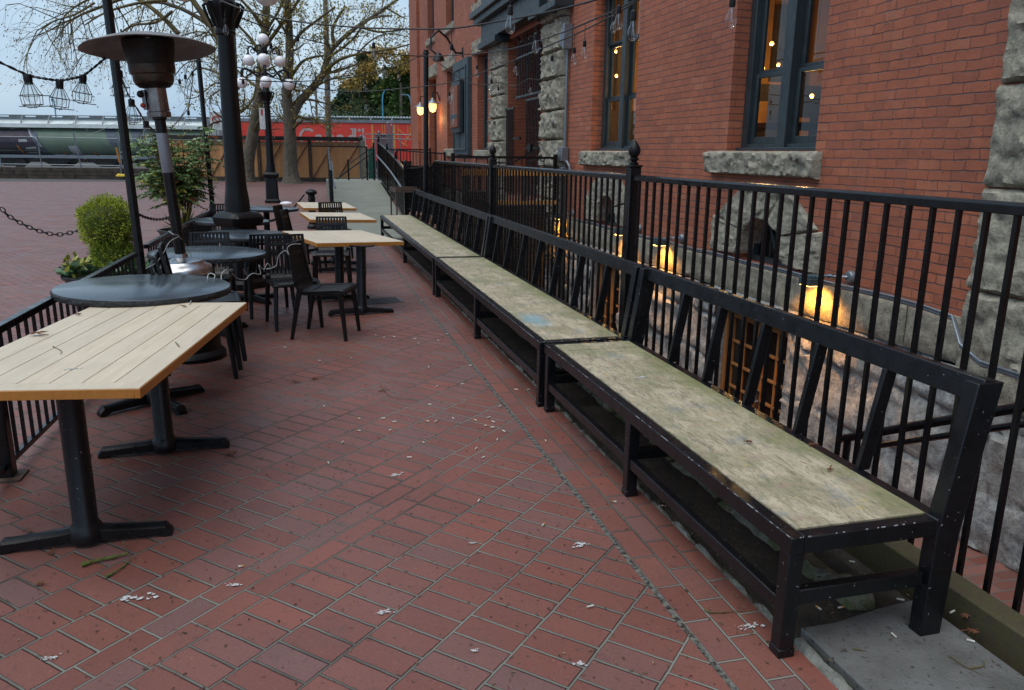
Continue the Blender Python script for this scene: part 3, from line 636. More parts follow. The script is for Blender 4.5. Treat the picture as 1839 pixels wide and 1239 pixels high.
# basement doors
for d0, d1 in door_l:
    mid = (d0+d1)/2; zt = .05
    for a, c in ((d0+.05, mid-.008), (mid+.008, d1-.05)):
        b = MB(); x = W+.10; zb = -2.08
        b.box(x, x+.05, a, a+.075, zb, zt-.05); b.box(x, x+.05, c-.075, c, zb, zt-.05)
        b.box(x+.001, x+.049, a+.075, c-.075, zt-.15, zt-.05); b.box(x+.001, x+.049, a+.075, c-.075, zb, zb+.25)
        ymid = (a+c)/2; b.box(x+.004, x+.046, ymid-.014, ymid+.014, zb+.25, zt-.15)
        for k in range(1, 7):
            z = zt-.15-k*.262; b.box(x-.004, x+.044, a+.075, ymid-.014, z-.014, z+.014); b.box(x-.004, x+.044, ymid+.014, c-.075, z-.014, z+.014)
        dl = bp(b, 'door', M['doorwood'], bev=.003)
        b = MB(); b.box(x+.02, x+.026, a+.09, c-.09, zb+.24, zt-.14); bp(b, 'pane', M['blackslot'], dl, smooth=0)
        b = MB(); hy = c-.05 if c < mid else a+.05; b.box(x-.012, x, hy-.02, hy+.02, -.98, -.78); b.tube([(x-.04, hy, -.9), (x-.04, hy+.09, -.9)], .008, 8); b.tube([(x, hy, -.9), (x-.04, hy, -.9)], .008, 8)
        bp(b, 'handle', M['steel'], dl)
    b = MB(); b.box(W+.06, W+.16, d0, d0+.05, -2.1, zt); b.box(W+.06, W+.16, d1-.05, d1, -2.1, zt); b.box(W+.062, W+.158, d0+.05, d1-.05, zt-.05, zt)
    bp(b, 'door_frame', M['doorwood'], bev=.003)
    b = MB(); b.rock((W-.06, d0-.15, zt+.004), (0, 1, 0), (0, 0, 1), (-1, 0, 0), d1-d0+.3, .165, .07, int(d0*9), .05, .02, .7, back=.25); bp(b, 'door_lintel', M['granite'], smooth=50)
# far door, entry recess
b = MB(); b.box(W+.18, W+.24, door[0], door[1], door[2], door[3]); o = bp(b, 'side_door', M['blackslot'], smooth=0)
b = MB(); b.box(W+1.1, W+1.16, entry[0], entry[1], entry[2], entry[3]); bp(b, 'entry_backing', M['dark'], smooth=0)
b = MB(); b.box(W+.6, W+1.0, 15.5, 16.6, .75, 3.0); b.box(W+.55, W+.6, 15.4, 15.5, .75, 3.0); bp(b, 'entry_door', M['teal'], bev=.01)
# dark hood over the entry
b = MB(); b.box(W-.28, W, 14.2, 18.9, 4.12, 4.52); b.box(W-.42, W, 14.0, 19.1, 4.52, 4.66); b.box(W-.5, W, 13.9, 19.2, 4.66, 4.80)
b.box(W-.34, W-.0, 17.3, 18.95, 3.98, 4.118); b.box(W-.30, W, 17.4, 18.8, 4.52-.003, 5.2); b.box(W-.34, W, 13.1, 14.7, 4.0, 4.118)
bp(b, 'entry_hood', M['teal'], bev=.012)
# iron grate and gates of the entry
def bars(b, x, y0, y1, z0, z1, sp, r=.011, tip=0, slant=0):
    y = y0
    while y <= y1+1e-6:
        zt = z1+(tip*rng.uniform(.4, 1) if tip else 0); b.tube([(x, y, z0), (x, y, zt)], r, 5); 
        if tip: b.lathe([(.001, zt), (.022, zt+.03), (.001, zt+.09)], (x, y, 0), 6)
        y += sp
b = MB(); bars(b, W-.03, 14.86, 16.55, 2.72, 3.66, .12, tip=.25); b.beam((W-.03, 14.8, 2.78), (W-.03, 16.6, 2.78), .03, .04); b.beam((W-.03, 14.8, 3.55), (W-.03, 16.6, 3.55), .03, .04)
bp(b, 'entry_grate', M['blackc'])
b = MB(); bars(b, W-.04, 14.84, 15.74, .8, 2.70, .10)
for z in (.9, 1.75, 2.68): b.beam((W-.04, 14.8, z), (W-.04, 15.78, z), .03, .04)
b.box(W-.08, W-.03, 15.3, 15.5, 1.68, 1.82); bp(b, 'entry_gate', M['blackc'])
b = MB(); bars(b, W-.04, 16.75, 17.4, .8, 2.60, .10)
for z in (.9, 2.58): b.beam((W-.04, 16.7, z), (W-.04, 17.45, z), .03, .04)
b.beam((W-.04, 16.2, 1.95), (W-.04, 16.75, 1.95), .04, .05); bp(b, 'entry_gate', M['blackc'])
# painted panel with hanging sign
pn = thing('sign_board', (W, 22.3, 2.8), 'tall blue grey shutter board with a rust coloured sign on the brick wall', 'sign')
b = MB(); b.box(-.12, 0, -1.05, 1.05, -1.22, 1.30); o = b.build('board', M['tealp'], pn, bev=.01)
b = MB()
for yy in (-.88, .82): b.box(-.15, -.12, yy, yy+.06, -1.1, 1.12)
b.box(-.15, -.12, -.82, .82, 1.06, 1.12); b.box(-.15, -.12, -.82, .82, -1.1, -1.04); b.box(-.135, -.12, -.01, .01, -1.04, 1.06)
b.build('moulding', M['tealp'], pn, bev=.004)
b = MB(); b.box(-.25, -.15, -.60, .62, -.62, .78); b.build('sign_backing', M['teal'], pn, bev=.008)
b = MB(); b.box(-.30, -.25, -.50, .55, -.48, .62); sp = b.build('sign_panel', M['signrust'], pn, bev=.006)
b = MB(); x = -.306
b.box(x, x+.004, -.03, .03, -.10, .50); b.box(x, x+.004, -.12, .12, .50, .53); b.box(x, x+.004, -.09, .09, -.14, -.10)
b.prism([(.13*math.cos(R(a)), .10*math.sin(R(a))) for a in range(0, 360, 30)], (x, .22, .33), (0, 1, 0), (0, 0, 1), (1, 0, 0), .004)
b.box(x, x+.004, -.07, .07, -.42, -.40); b.torus((x, 0, -.33), .07, .014, (0, 1, 0), (0, 0, 1), 12, 4)
b.build('emblem', M['chalk'], sp)
b = MB(); b.box(x, x+.004, -.48, .53, -.25, -.13); b.build('name_band', M['tealp'], sp)
# conduit and junction boxes
cd = thing('electrical_conduit', (W, 13.24, 0), 'grey conduit running down the brick wall between stone pier and window into metal boxes', 'conduit')
b = MB(); b.tube([(-.05, 0, 1.75), (-.05, 0, 3.4)], .022, 8); b.tube([(-.05, 0, .9), (-.05, 0, 1.5)], .02, 8); b.tube([(-.06, -.06, 1.5), (-.10, -.28, 1.52), (-.10, -.42, 1.44), (-.08, -.46, 1.3)], .022, 8); b.build('pipe', M['galv'], cd)
b = MB(); b.box(-.14, -.01, -.10, .14, 1.52, 1.76); b.build('junction_box', M['galv'], cd, bev=.01)
b = MB(); b.box(-.12, -.01, -.06, .10, 1.22, 1.42); b.build('junction_box', M['galv'], cd, bev=.01)
b = MB(); b.box(-.16, -.01, -.12, -.02, 3.35, 3.75); b.tube([(-.12, .1, 3.4), (-.12, .1, 3.6), (-.06, .1, 3.7)], .04, 8); b.build('cable_clamp', M['galv'], cd, bev=.006)
# pipes/cables lying along the ledge
b = MB()
pts = [(W-.10, 14.5-.35*k, .575+.006*math.sin(k*1.7)) for k in range(29)]+[(W-.14, 4.36, .56), (W-.20, 4.2, .40), (W-.22, 4.0, .33), (W-.22, 3.5, .32), (W-.22, 2.6, .30)]
b.tube(pts, .016, 8); b.tube([(x-.02, y, z+.026) for x, y, z in pts], .009, 6)
lc = tag(b.build('ledge_cable', M['galv'], smooth=60), 'thin metal conduit running along the stone ledge under the brick wall', 'conduit')
# floodlights on the wall, aimed at the stone
def flood(y, z, label, watts=42):
    f = thing('wall_floodlight', (W, y, z), label, 'floodlight', 'lit floodlights on the stone ledge')
    b = MB(); b.lathe([(.055, 0), (.055, .03), (.045, .05), (.02, .055)], (0, 0, 0), 14, Matrix.Rotation(-math.pi/2, 4, 'Y')); b.build('mounting_box', M['galv'], f, bev=.004)
    b = MB(); b.tube([(-.05, 0, 0), (-.09, .06, -.005), (-.11, .2, -.02), (-.13, .30, -.05)], .014, 8); b.tube([(-.10, .12, -.01), (-.10, .17, -.015)], .022, 8); b.build('arm', M['steel'], f)
    b = MB(); b.box(-.23, -.08, .26, .42, -.12, -.055)
    for k in range(5): b.box(-.22+k*.03, -.21+k*.03, .27, .41, -.055, -.03)
    h = b.build('lamp_head', M['tealp'], f, bev=.005)
    b = MB(); b.box(-.22, -.09, .27, .41, -.125, -.121); b.build('lens', M['lamp_led'], h, smooth=0)
    l = bpy.data.lights.new('floodlight_beam', 'SPOT'); l.energy = watts; l.color = (1, .40, .055); l.spot_size = R(130); l.spot_blend = .6; l.shadow_soft_size = .04
    lo = bpy.data.objects.new('floodlight_beam', l); COL.objects.link(lo); lo.parent = f; lo.location = (-.24, .34, -.13); lo.rotation_euler = Vector((.50, -.05, -1)).to_track_quat('-Z', 'Y').to_euler()
flood(5.62, .66, 'lit floodlight nearest the camera, on the ledge right of the larger window arch')
flood(8.74, .66, 'lit floodlight on the ledge left of the larger window arch, first of the close pair')
flood(10.02, .66, 'lit floodlight just behind the near finial post of the railing')
flood(12.75, .66, 'farthest lit floodlight, beside the stone entrance pier')
# porch lanterns (hang from gooseneck arms)
def lantern(x, y, z, label):
    f = thing('porch_lantern', (x, y, z), label, 'lantern', 'lit lanterns by the far door')
    b = MB(); b.tube([(W-x, 0, .15), (.15, 0, .42), (.02, 0, .46), (-.0, 0, .33), (0, 0, .2)], .02, 8); b.build('arm', M['cast'], f)
    b = MB(); b.lathe([(.03, .25), (.07, .17), (.22, .08), (.23, .06), (.10, .07)], (0, 0, 0), 16); b.build('shade', M['galv'], f)
    b = MB(); b.lathe([(.12, .06), (.125, -.05), (.09, -.17), (.02, -.20)], (0, 0, 0), 14); b.build('glass', M['lamp_soft'], f)
    l = bpy.data.lights.new('lantern_light', 'POINT'); l.energy = 8; l.color = (1, .55, .2); l.shadow_soft_size = .12
    lo = bpy.data.objects.new('lantern_light', l); COL.objects.link(lo); lo.parent = f; lo.location = (0, 0, -.42)
p_ = aty(777, 190, 26.2); lantern(p_.x, 26.2, p_.z, 'lit lantern right of the thin black pole, beside the side door')
p_ = aty(755, 196, 29.5); lantern(p_.x, 29.5, p_.z, 'lit lantern left of the thin black pole, near the far building corner')
# gooseneck sign lamp
g = thing('gooseneck_lamp', (W, 22.4, 0), 'black gooseneck lamp arching out from the brick above the blue grey board', 'lamp')
b = MB(); q = [(0, 0, 4.31), (-.25, -.2, 4.28), (-.55, -.6, 4.6), (-.85, -1.0, 4.72), (-1.1, -1.3, 4.5), (-1.12, -1.36, 4.2), (-.95, -1.4, 4.06)]
b.tube(q, .028, 8); b.tube([(0, 0, 4.2), (0, 0, 4.45)], .04, 8); b.build('arm', M['cable'], g)
b = MB(); b.lathe([(.05, .12), (.12, .04), (.16, -.08), (.05, -.05)], (-.93, -1.42, 4.0), 14); b.build('shade', M['cast'], g)
# mesh screen of the basement patio (between railing and wall)
sc = thing('mesh_screen', (2.6, 13.0, 0), 'timber framed metal mesh screen standing in the sunken area behind the railing', 'screen')
b = MB(); b.box(0, 1.85, -.05, .05, 1.28, 1.38); b.box(.45, 1.65, -.04, .04, .80, .86); b.build('frame', mat('orange_timber', (.42, .19, .035), .7, var=.25, vs=6, bump=.1), sc)
b = MB()
for k in range(22): b.box(.10+k*.075, .106+k*.075, -.004, .004, -1.5, 1.27)
for k in range(46): b.box(.08, 1.78, -.0045, .0035, -1.45+k*.06, -1.444+k*.06)
b.build('mesh', M['rust'], sc, smooth=0)
b = MB(); b.box(.0, .08, -.04, .04, -1.5, 1.279); b.box(1.02, 1.10, -.035, .035, -1.5, 1.278); b.box(1.72, 1.80, -.04, .04, -1.5, 1.279); b.build('posts', M['dkmetal'], sc)
b = MB(); b.box(.12, .55, .3, .7, -.2, 1.0); b.box(.75, 1.6, .5, .9, -1.4, .75); b.build('dark_panel', M['dkmetal'], sc, smooth=0)
# pendant lights inside the pub room
ipos = [tuple(aty(1370, 122, 10.2)), tuple(aty(1398, 116, 11.4)), tuple(aty(1386, 78, 9.6)), tuple(aty(1106, 92, 13.6)), tuple(aty(1107, 136, 13.2)), tuple(aty(1458, 172, 9.4))]  # the last is a lamp put in for a lit yellow object
for i, (x, y, z) in enumerate(ipos):
    f = thing('pendant_lamp', (x, y, z), ['small amber pendant lamp glowing behind the left pane of the near window', 'second amber pendant lamp deeper inside the near window', 'bright ceiling lamp behind the upper pane of the near window', 'warm lamp glowing inside the far narrow window', 'amber pendant lamp low inside the far narrow window', 'amber lamp standing in for the yellow object behind the right lower pane of the near window'][i], 'lamp', 'lamps inside the pub')
    b = MB(); b.tube([(0, 0, .1), (0, 0, 4.5-z)], .006, 5); b.build('cord', M['cable'], f)
    b = MB(); b.sphere((0, 0, 0), .028, 12, 8); b.build('bulb', M['lamp_on'], f)
    l = bpy.data.lights.new('pendant_light', 'POINT'); l.energy = 32; l.color = (1, .55, .18); l.shadow_soft_size = .07
    lo = bpy.data.objects.new('pendant_light', l); COL.objects.link(lo); lo.parent = f; lo.location = (0, 0, -.14)
# simple furniture silhouettes in the room
f = thing('bar_table', (6.3, 9.3, 1.0), 'dark table seen inside through the near window', 'table')
b = MB(); b.box(-.6, .6, -.6, .6, 1.0, 1.06); b.build('table_top', M['dkmetal'], f); b = MB(); b.tube([(0, 0, 0), (0, 0, 1)], .05, 8); b.build('pedestal', M['dkmetal'], f)
# handrail of the area stairs
hr = thing('stair_handrail', (3.35, 2.0, 0), 'double black handrail of the steps down beside the stone wall', 'handrail')
b = MB(); b.tube([(0, .2, .80), (0, .95, .43), (0, 2.12, -.155)], .027, 10); b.tube([(0, .2, .70), (0, .95, .34), (0, 1.95, -.16)], .018, 8); b.build('rail', M['blackc'], hr)
b = MB(); b.tube([(0, 2.05, -.13), (0, 2.05, -1.03)], .024, 8); b.build('post', M['blackc'], hr); b = MB(); b.tube([(0, .3, .75), (0, .3, -.05)], .024, 8); b.build('post', M['blackc'], hr)
# ================================================================ BENCHES
def bench(y0, y1, label, legs, slats, x0=1.475, x1=2.095, rz=0, first=False):
    t = thing('long_bench', (x0, y0, 0), label, 'bench', 'long black benches along the railing')
    L = y1-y0; Wd = x1-x0
    b = MB(); c = .052
    b.box(0, c, 0, L, .388, .45); b.box(Wd-c, Wd, 0, L, .388, .45); b.box(c, Wd-c, 0, c, .389, .449); b.box(c, Wd-c, L-c, L, .389, .449)
    b.build('seat_frame', M['black'], t, bev=.004)
    b = MB(); y = c+.003; k = 0
    while y < L-c-.01:
        e = min(y+2.44, L-c-.003); b.box(c+.003, Wd-c-.003, y, e-.003, .43, .452+.001*(k % 2)); y = e; k += 1
    s = b.build('seat_board', M['plyseat'], t)
    for i, ly in enumerate(legs):
        ly -= y0; hw = .028
        ends = i in (0, len(legs)-1)
        b = MB(); b.box(.004, .06, ly-hw, ly+hw, .03, .387); b.box(.001, .063, ly-hw-.002, ly+hw+.002, 0, .032); b.build('leg', M['black'], t, bev=.004)
        if not ends: b = MB(); b.box(Wd-.06, Wd-.004, ly-hw, ly+hw, -.02, .387); b.build('leg', M['black'], t, bev=.004)
        b = MB(); b.box(.062, Wd-.062, ly-.02, ly+.02, .19, .245); b.build('cross_rail', M['black'], t, bev=.004)
    b = MB(); b.box(.012, .05, .06, L-.06, .15, .20); b.build('stretcher', M['black'], t, bev=.004)
    b = MB()
    for k in range(int(L*16)):
        y = rng.uniform(0, L); l_ = rng.uniform(.002, .022)*(1 if rng.random() < .8 else 2.5); w_ = rng.uniform(.0005, .0015); b.box(-.0012, w_, y, min(L, y+l_), .4495-w_*.6, .4512)
    for k in range(int(Wd*24)):
        x = rng.uniform(0, Wd); l_ = rng.uniform(.002, .016); w_ = .0013; b.box(x, x+l_, -.0012, w_, .4495-w_, .4512)
    b.build('chipped_paint', M['chip'], t, smooth=0)
    # back: raked frame
    bx, bz = Wd+.002, .40; tx, tz = Wd+.072, .93
    for ly in (.025, L-.025):
        b = MB(); b.prism([(Wd-.055, -.02), (Wd+.030, -.02), (Wd+.048, .40), (tx+.058, tz), (tx-.045, tz), (Wd-.048, .40)], (0, ly-.030, 0), (1, 0, 0), (0, 0, 1), (0, 1, 0), .060)
        b.build('back_post', M['black'], t, bev=.004)
    b = MB(); b.beam((tx+.005, .004, tz-.035), (tx+.005, L-.004, tz-.035), .05, .085, up=(.13, 0, .99)); b.build('top_rail', M['black'], t, bev=.005)
    for sy in slats:
        sy -= y0
        b = MB(); b.prism([(Wd-.03, .448), (Wd+.025, .448), (tx+.025, tz-.07), (tx-.03, tz-.07)], (0, sy-.012, 0), (1, 0, 0), (0, 0, 1), (0, 1, 0), .024)
        b.build('back_slat', M['black'], t, bev=.003)
    return t
bench(1.985, 4.70, 'black framed bench with mossy plywood seat, nearest of the three in the row', [2.02, 3.33, 4.66], [2.43, 2.85, 3.27, 3.69, 4.11])
bench(4.74, 9.0, 'middle bench of the row, with a faint blue stain on its mossy seat', [4.78, 6.78, 8.95], [5.32, 5.88, 6.45, 7.0, 7.55, 8.1, 8.6], x0=1.455, x1=2.085)
bench(9.04, 15.4, 'farthest bench of the row, ending beside the brown metal cart', [9.08, 11.9, 15.35], [9.6+.56*k for k in range(10)], x0=1.445, x1=2.075)
# blue stain on the middle bench
# ================================================================ RAILING
def finial(b, c, s=1):
    x, y, z = c
    b.lathe([(.026*s, 0), (.030*s, .008*s), (.018*s, .018*s), (.022*s, .028*s), (.034*s, .034*s), (.020*s, .046*s)], c, 14)
    prof = []
    for k in range(15):
        u = k/14; r = .036*math.sin(math.pi*min(1, .12+.88*u)**.8)*(1+.10*(k % 2)); prof.append((max(r*s, .002), (.046+.105*u)*s))
    b.lathe(prof, c, 12)
def railing(y0, y1, label, zt=1.50, x=FX):
    t = thing('metal_railing', (x, y0, 0), label, 'railing', 'black railing sections between the bench and the brick building'); L = y1-y0
    b = MB(); b.prism([(-.026, -.022), (.026, -.022), (.026, .012), (.014, .022), (-.014, .022), (-.026, .012)], (0, 0, zt-.022), (1, 0, 0), (0, 0, 1), (0, 1, 0), L); b.build('top_rail', M['blackc'], t, bev=.003)
    b = MB(); b.box(-.016, .016, 0, L, -.03, .0); b.build('bottom_rail', M['blackc'], t, bev=.003)
    n = int(L/.1305)
    for k in range(n):
        y = (k+.5)*L/n; b = MB(); b.box(-.0095, .0095, y-.0095, y+.0095, -.002, zt-.044); b.build('baluster', M['blackc'], t)
    return t
def fpost(y, label, x=FX, z=1.555):
    t = thing('railing_post', (x, y, 0), label, 'railing post', 'pineapple topped posts of the black railing')
    b = MB(); b.box(-.045, .045, -.045, .045, -.1, z); b.box(-.052, .052, -.052, .052, z, z+.018); b.build('post', M['blackc'], t, bev=.005)
    b = MB(); finial(b, (0, 0, z+.018), 1.25); b.build('finial', M['cast'], t, smooth=60); return t
railing(1.0, 5.60, 'nearest section of black railing, in front of the larger window')
railing(5.72, 10.22, 'middle section of black railing between the two pineapple posts')
railing(10.34, 14.95, 'farthest section of black railing beside the mesh screen')
fpost(5.66, 'tall black post with a pineapple finial below the narrow brick window'); fpost(10.28, 'black post with a pineapple finial in front of the stone entrance')
# railings at the entry bridge and around the far end
def rail2(p, q, zt0, zt1, name, label, cat='railing', n=None, h=1.05, grp=None, post=True):
    p = Vector(p); q = Vector(q); t = thing(name, (p.x, p.y, 0), label, cat, grp); d = q-p; L = d.length
    b = MB(); b.beam((0, 0, zt0), (d.x, d.y, zt1), .045, .04); b.build('top_rail', M['blackc'], t)
    b = MB(); b.beam((0, 0, zt0-h+.1), (d.x, d.y, zt1-h+.1), .03, .03); b.build('bottom_rail', M['blackc'], t)
    n = n or int(L/.12)
    for k in range(1, n):
        u = k/n; z = zt0+(zt1-zt0)*u; b = MB(); b.beam((d.x*u, d.y*u, z-h+.1), (d.x*u, d.y*u, z-.02), .016, .016); b.build('baluster', M['blackc'], t)
    if post:
        for u in (0, 1):
            z = zt0+(zt1-zt0)*u; b = MB(); b.box(d.x*u-.03, d.x*u+.03, d.y*u-.03, d.y*u+.03, z-h-.05, z+.06); b.build('post', M['blackc'], t)
    return t
rail2((2.5, 13.35, 0), (4.3, 13.3, 0), 1.575, 1.575, 'bridge_railing', 'short black railing crossing to the stone entrance pier', n=9)
b = MB(); b.tube([aty(925, 290, 13.8)-Vector((0, 13.8, 0)), aty(975, 262, 14.6)-Vector((0, 13.8, 0))], .018, 8); b.tube([aty(950, 292, 13.8)-Vector((0, 13.8, 0)), aty(975, 277, 14.4)-Vector((0, 13.8, 0))], .018, 8)
o = tag(b.build('entry_handrail', M['blackc'], loc=(0, 13.8, 0)), 'slanting black handrails leading up to the barred entrance', 'handrail')
rail2((2.46, 15.05, 0), (2.50, 19.4, 0), 1.40, 1.25, 'landing_railing', 'black railing left of the thin pole, between fence corner and ramp')
rail2((2.55, 19.5, 0), (4.35, 19.6, 0), 1.30, 1.30, 'landing_railing', 'short black railing running from the ramp to the brick wall', n=14)
rail2((2.75, 27.4, 0), (4.35, 27.5, 0), 1.72, 1.72, 'landing_railing', 'farthest black railing in front of the side door', n=14)
rail2((2.75, 27.4, 0), (4.35, 24.6, 0), 1.72, 1.60, 'landing_railing', 'black railing slanting from the ramp top towards the board on the wall', n=20)
# curved ramp railing
t = thing('ramp_railing', (2.35, 18.2, 0), 'curved black ramp railing with pale handrail, solid looking from this side', 'railing')
pts = []
for k in range(13):
    u = k/12; pts.append(Vector((2.33+.26*u+.06*math.sin(u*math.pi), 18.4+9.0*u, .0+.62*u)))
b = MB(); q = [p-Vector((2.35, 18.2, 0))+Vector((0, 0, 1.24+.08*(k/12)**2)) for k, p in enumerate(pts)]; b.tube(q, .03, 8); b.build('top_rail', M['blackc'], t)
b = MB(); b.tube([p-Vector((.08, 0, .42)) for p in q[:]], .024, 8); b.build('handrail', M['galv'], t)
b = MB(); b.tube([p-Vector((0, 0, 1.18)) for p in q], .02, 6); b.build('bottom_rail', M['blackc'], t)
for k in range(84):
    u = k/83*12; i = min(11, int(u)); p = q[i].lerp(q[i+1], u-i); b = MB(); b.box(p.x-.009, p.x+.009, p.y-.009, p.y+.009, p.z-1.18, p.z); b.build('baluster', M['blackc'], t)
for k in (0, 4, 8, 12): p = q[k]; b = MB(); b.box(p.x-.035, p.x+.035, p.y-.035, p.y+.035, p.z-1.25, p.z+.10); finial(b, (p.x, p.y, p.z+.10), 1); b.build('post', M['blackc'], t)
# left ramp post with handrail, stair rails
t = thing('ramp_post', (.66, 18.5, 0), 'black ramp railing seen end on, left edge of the concrete ramp', 'railing')
for k in range(8):
    y = k*1.2; b = MB(); b.box(y*.03-.04, y*.03+.04, y-.04, y+.04, y*.06, y*.06+1.2); b.build('post', M['blackc'], t)
b = MB(); b.beam((0, 0, 1.2), (.25, 8.4, 1.72), .05, .05); b.build('top_rail', M['blackc'], t)
b = MB(); b.tube([(.10, .3, .82), (.12, 2, .93), (.34, 8.4, 1.3)], .022, 8); b.build('handrail', M['galv'], t)
for k in range(60):
    y = .15+k*.138; b = MB(); b.box(y*.03-.008, y*.03+.008, y-.008, y+.008, y*.062+.1, y*.062+1.18); b.build('baluster', M['blackc'], t)
t = thing('stair_railing', (1.4, 29.5, .6), 'black stair railing slanting down to the left before the cedar fence', 'railing')
b = MB(); b.tube([(-.15, 0, .05), (.25, 0, .35), (1.15, .1, .98)], .025, 8); b.tube([(.35, 0, .62), (1.2, .1, 1.22)], .02, 8); b.tube([(.75, 0, .05), (1.2, .1, .38)], .02, 8); b.build('rail', M['blackc'], t)
for x, z in ((.28, .75), (.95, 1.2), (1.2, 1.35)): b = MB(); b.box(x-.03, x+.03, -.03, .03, 0, z); b.build('post', M['blackc'], t)
b = MB(); b.beam((-1.1, 0, 1.2), (.95, 0, 1.2), .04, .04); b.build('top_rail', M['blackc'], t)
# ================================================================ TABLES
def tbase(b, x, y, L=.35, cross=False, rz=0, h=.71, r=.042, seed=0):
    Mx = Matrix.Translation((x, y, 0)) @ Matrix.Rotation(rz, 4, 'Z')
    b.lathe([(.07, .02), (.075, .05), (.06, .085), (r, .10), (r, h)], (0, 0, 0), 18, Mx)
    b.lathe([(.14, h), (.14, h+.012)], (0, 0, 0), 16, Mx)
    for a in ([0, 90, 180, 270] if cross else [0, 180]):
        Ma = Mx @ Matrix.Rotation(R(a), 4, 'Z'); vs = []
        for k, (u, w_, z1, z0) in enumerate(((0, .042, .085, .02), (.3, .036, .07, .018), (.8, .031, .056, .014), (.93, .033, .056, .0), (1.0, .026, .028, .0))):
            for sx, z in ((-w_, z0), (-w_, z1-.012), (-w_*.5, z1), (w_*.5, z1), (w_, z1-.012), (w_, z0)): vs.append((u*L, sx, z))
        fs = [(k*6+i, k*6+(i+1) % 6, (k+1)*6+(i+1) % 6, (k+1)*6+i) for k in range(4) for i in range(6)]+[(24, 25, 26, 27, 28, 29)]
        b.add(vs, fs, Ma)
        b.lathe([(.016, 0), (.016, .02)], (L*.88, 0, 0), 8, Ma)
def wtable(cx, cy, w, l, rz, label, peds, ry=0, barrot=0):
    t = thing('wooden_table', (cx, cy, 0), label, 'table', 'slatted pale wood patio tables', rz=rz, ry=ry)
    top = .75; th = .042
    b = MB(); n = 7; e = .085; g = .0035
    pw = (w-.002)/n if False else (w)/n
    for k in range(n):
        x0 = -w/2+k*w/n; b.box(x0+(g/2 if k else 0), x0+w/n-(g/2 if k < n-1 else 0), -l/2+e+g/2, l/2-e-g/2, top-.02, top)
    b.box(-w/2, w/2, -l/2, -l/2+e-g/2, top-.02, top); b.box(-w/2, w/2, l/2-e+g/2, l/2, top-.02, top)
    b.build('table_top', M['table'], t, bev=.0015)
    b = MB(); k = .003
    b.box(-w/2-k, -w/2+.02, -l/2-k, l/2+k, top-th, top-.0035); b.box(w/2-.02, w/2+k, -l/2-k, l/2+k, top-th, top-.0035); b.box(-w/2+.02, w/2-.02, -l/2-k, -l/2+.02, top-th, top-.0036); b.box(-w/2+.02, w/2-.02, l/2-.02, l/2+k, top-th, top-.0036)
    b.build('edge', M['tedge'], t, bev=.002)
    b = MB(); b.box(-w/2+.03, w/2-.03, -l/2+.03, l/2-.03, top-.03, top-.021); b.build('underside', M['rust'], t)
    for (px, py) in peds:
        d = Matrix.Rotation(-rz, 4, 'Z') @ Vector((px-cx, py-cy, 0))
        b = MB(); tbase(b, d.x, d.y, .34, False, barrot-rz, r=.05); b.build('pedestal', M['black'], t, smooth=40)
    return t
wtable(-.926, 4.108, .86, 1.78, -R(9.3), 'pale slatted wood table nearest the camera with brown dry leaves on top', [(-.965, 3.42), (-.81, 4.46)], barrot=R(1))
wtable(.37, 8.72, .92, 1.32, R(15.5), 'pale wood table nearest the bench, one black chair at its front', [(.54, 8.10), (.36, 8.95)], ry=R(1.6), barrot=R(8))
wtable(.45, 11.5, .88, 1.30, R(6), 'pale wood table in the middle of the right hand row', [(.45, 11.1), (.42, 11.9)], ry=R(1.3))
wtable(.37, 13.85, .84, 1.45, R(4), 'pale wood table farthest away in the right hand row, nearest the ramp', [(.37, 13.4), (.36, 14.3)], ry=R(1.0))
def rtable(cx, cy, r, label, ry=0, rzb=R(38)):
    t = thing('round_table', (cx, cy, 0), label, 'table', 'round dark slate patio tables', ry=ry)
    t.scale = (1, 1, 1.055 if cy < 6 else 1); b = MB(); b.lathe([(r-.012, .716), (r-.003, .7175), (r-.001, .747), (r-.006, .75)], (0, 0, 0), 72); b.build('table_top', M['slate'], t, smooth=50)
    b = MB(); n = 120; vs = []
    for k in range(n):
        a = 2*math.pi*k/n
        for j, z in enumerate((.708, .722, .737, .7465)):
            rr = r+.004+.009*noise.noise(Vector((math.cos(a)*9, math.sin(a)*9, z*70+cx)))-(.005 if j in (0, 3) else 0); vs.append((rr*math.cos(a), rr*math.sin(a), z))
    fs = [(k*4+j, ((k+1) % n)*4+j, ((k+1) % n)*4+j+1, k*4+j+1) for k in range(n) for j in range(3)]
    b.add(vs, fs); b.build('edge', M['slate_e'], t, smooth=70)
    b = MB(); tbase(b, 0, 0, .36, True, rzb, h=.69, r=.048); b.build('pedestal', M['cast'], t, smooth=40); return t
RT = [(-1.025, 5.40, .52, 'round dark slate table directly behind the near wooden table, white wire lying on it'), (-.86, 7.50, .50, 'round dark slate table just behind the patio heater pole'), (-.62, 9.10, .48, 'third round dark slate table, between the black chair backs'), (-.93, 10.95, .48, 'fourth round dark slate table, behind the big lamp post'), (-.58, 13.3, .50, 'farthest round dark slate table in front of the far street lamp')]
for cx, cy, r, lb in RT: rtable(cx, cy, r, lb, ry=R(1.3))
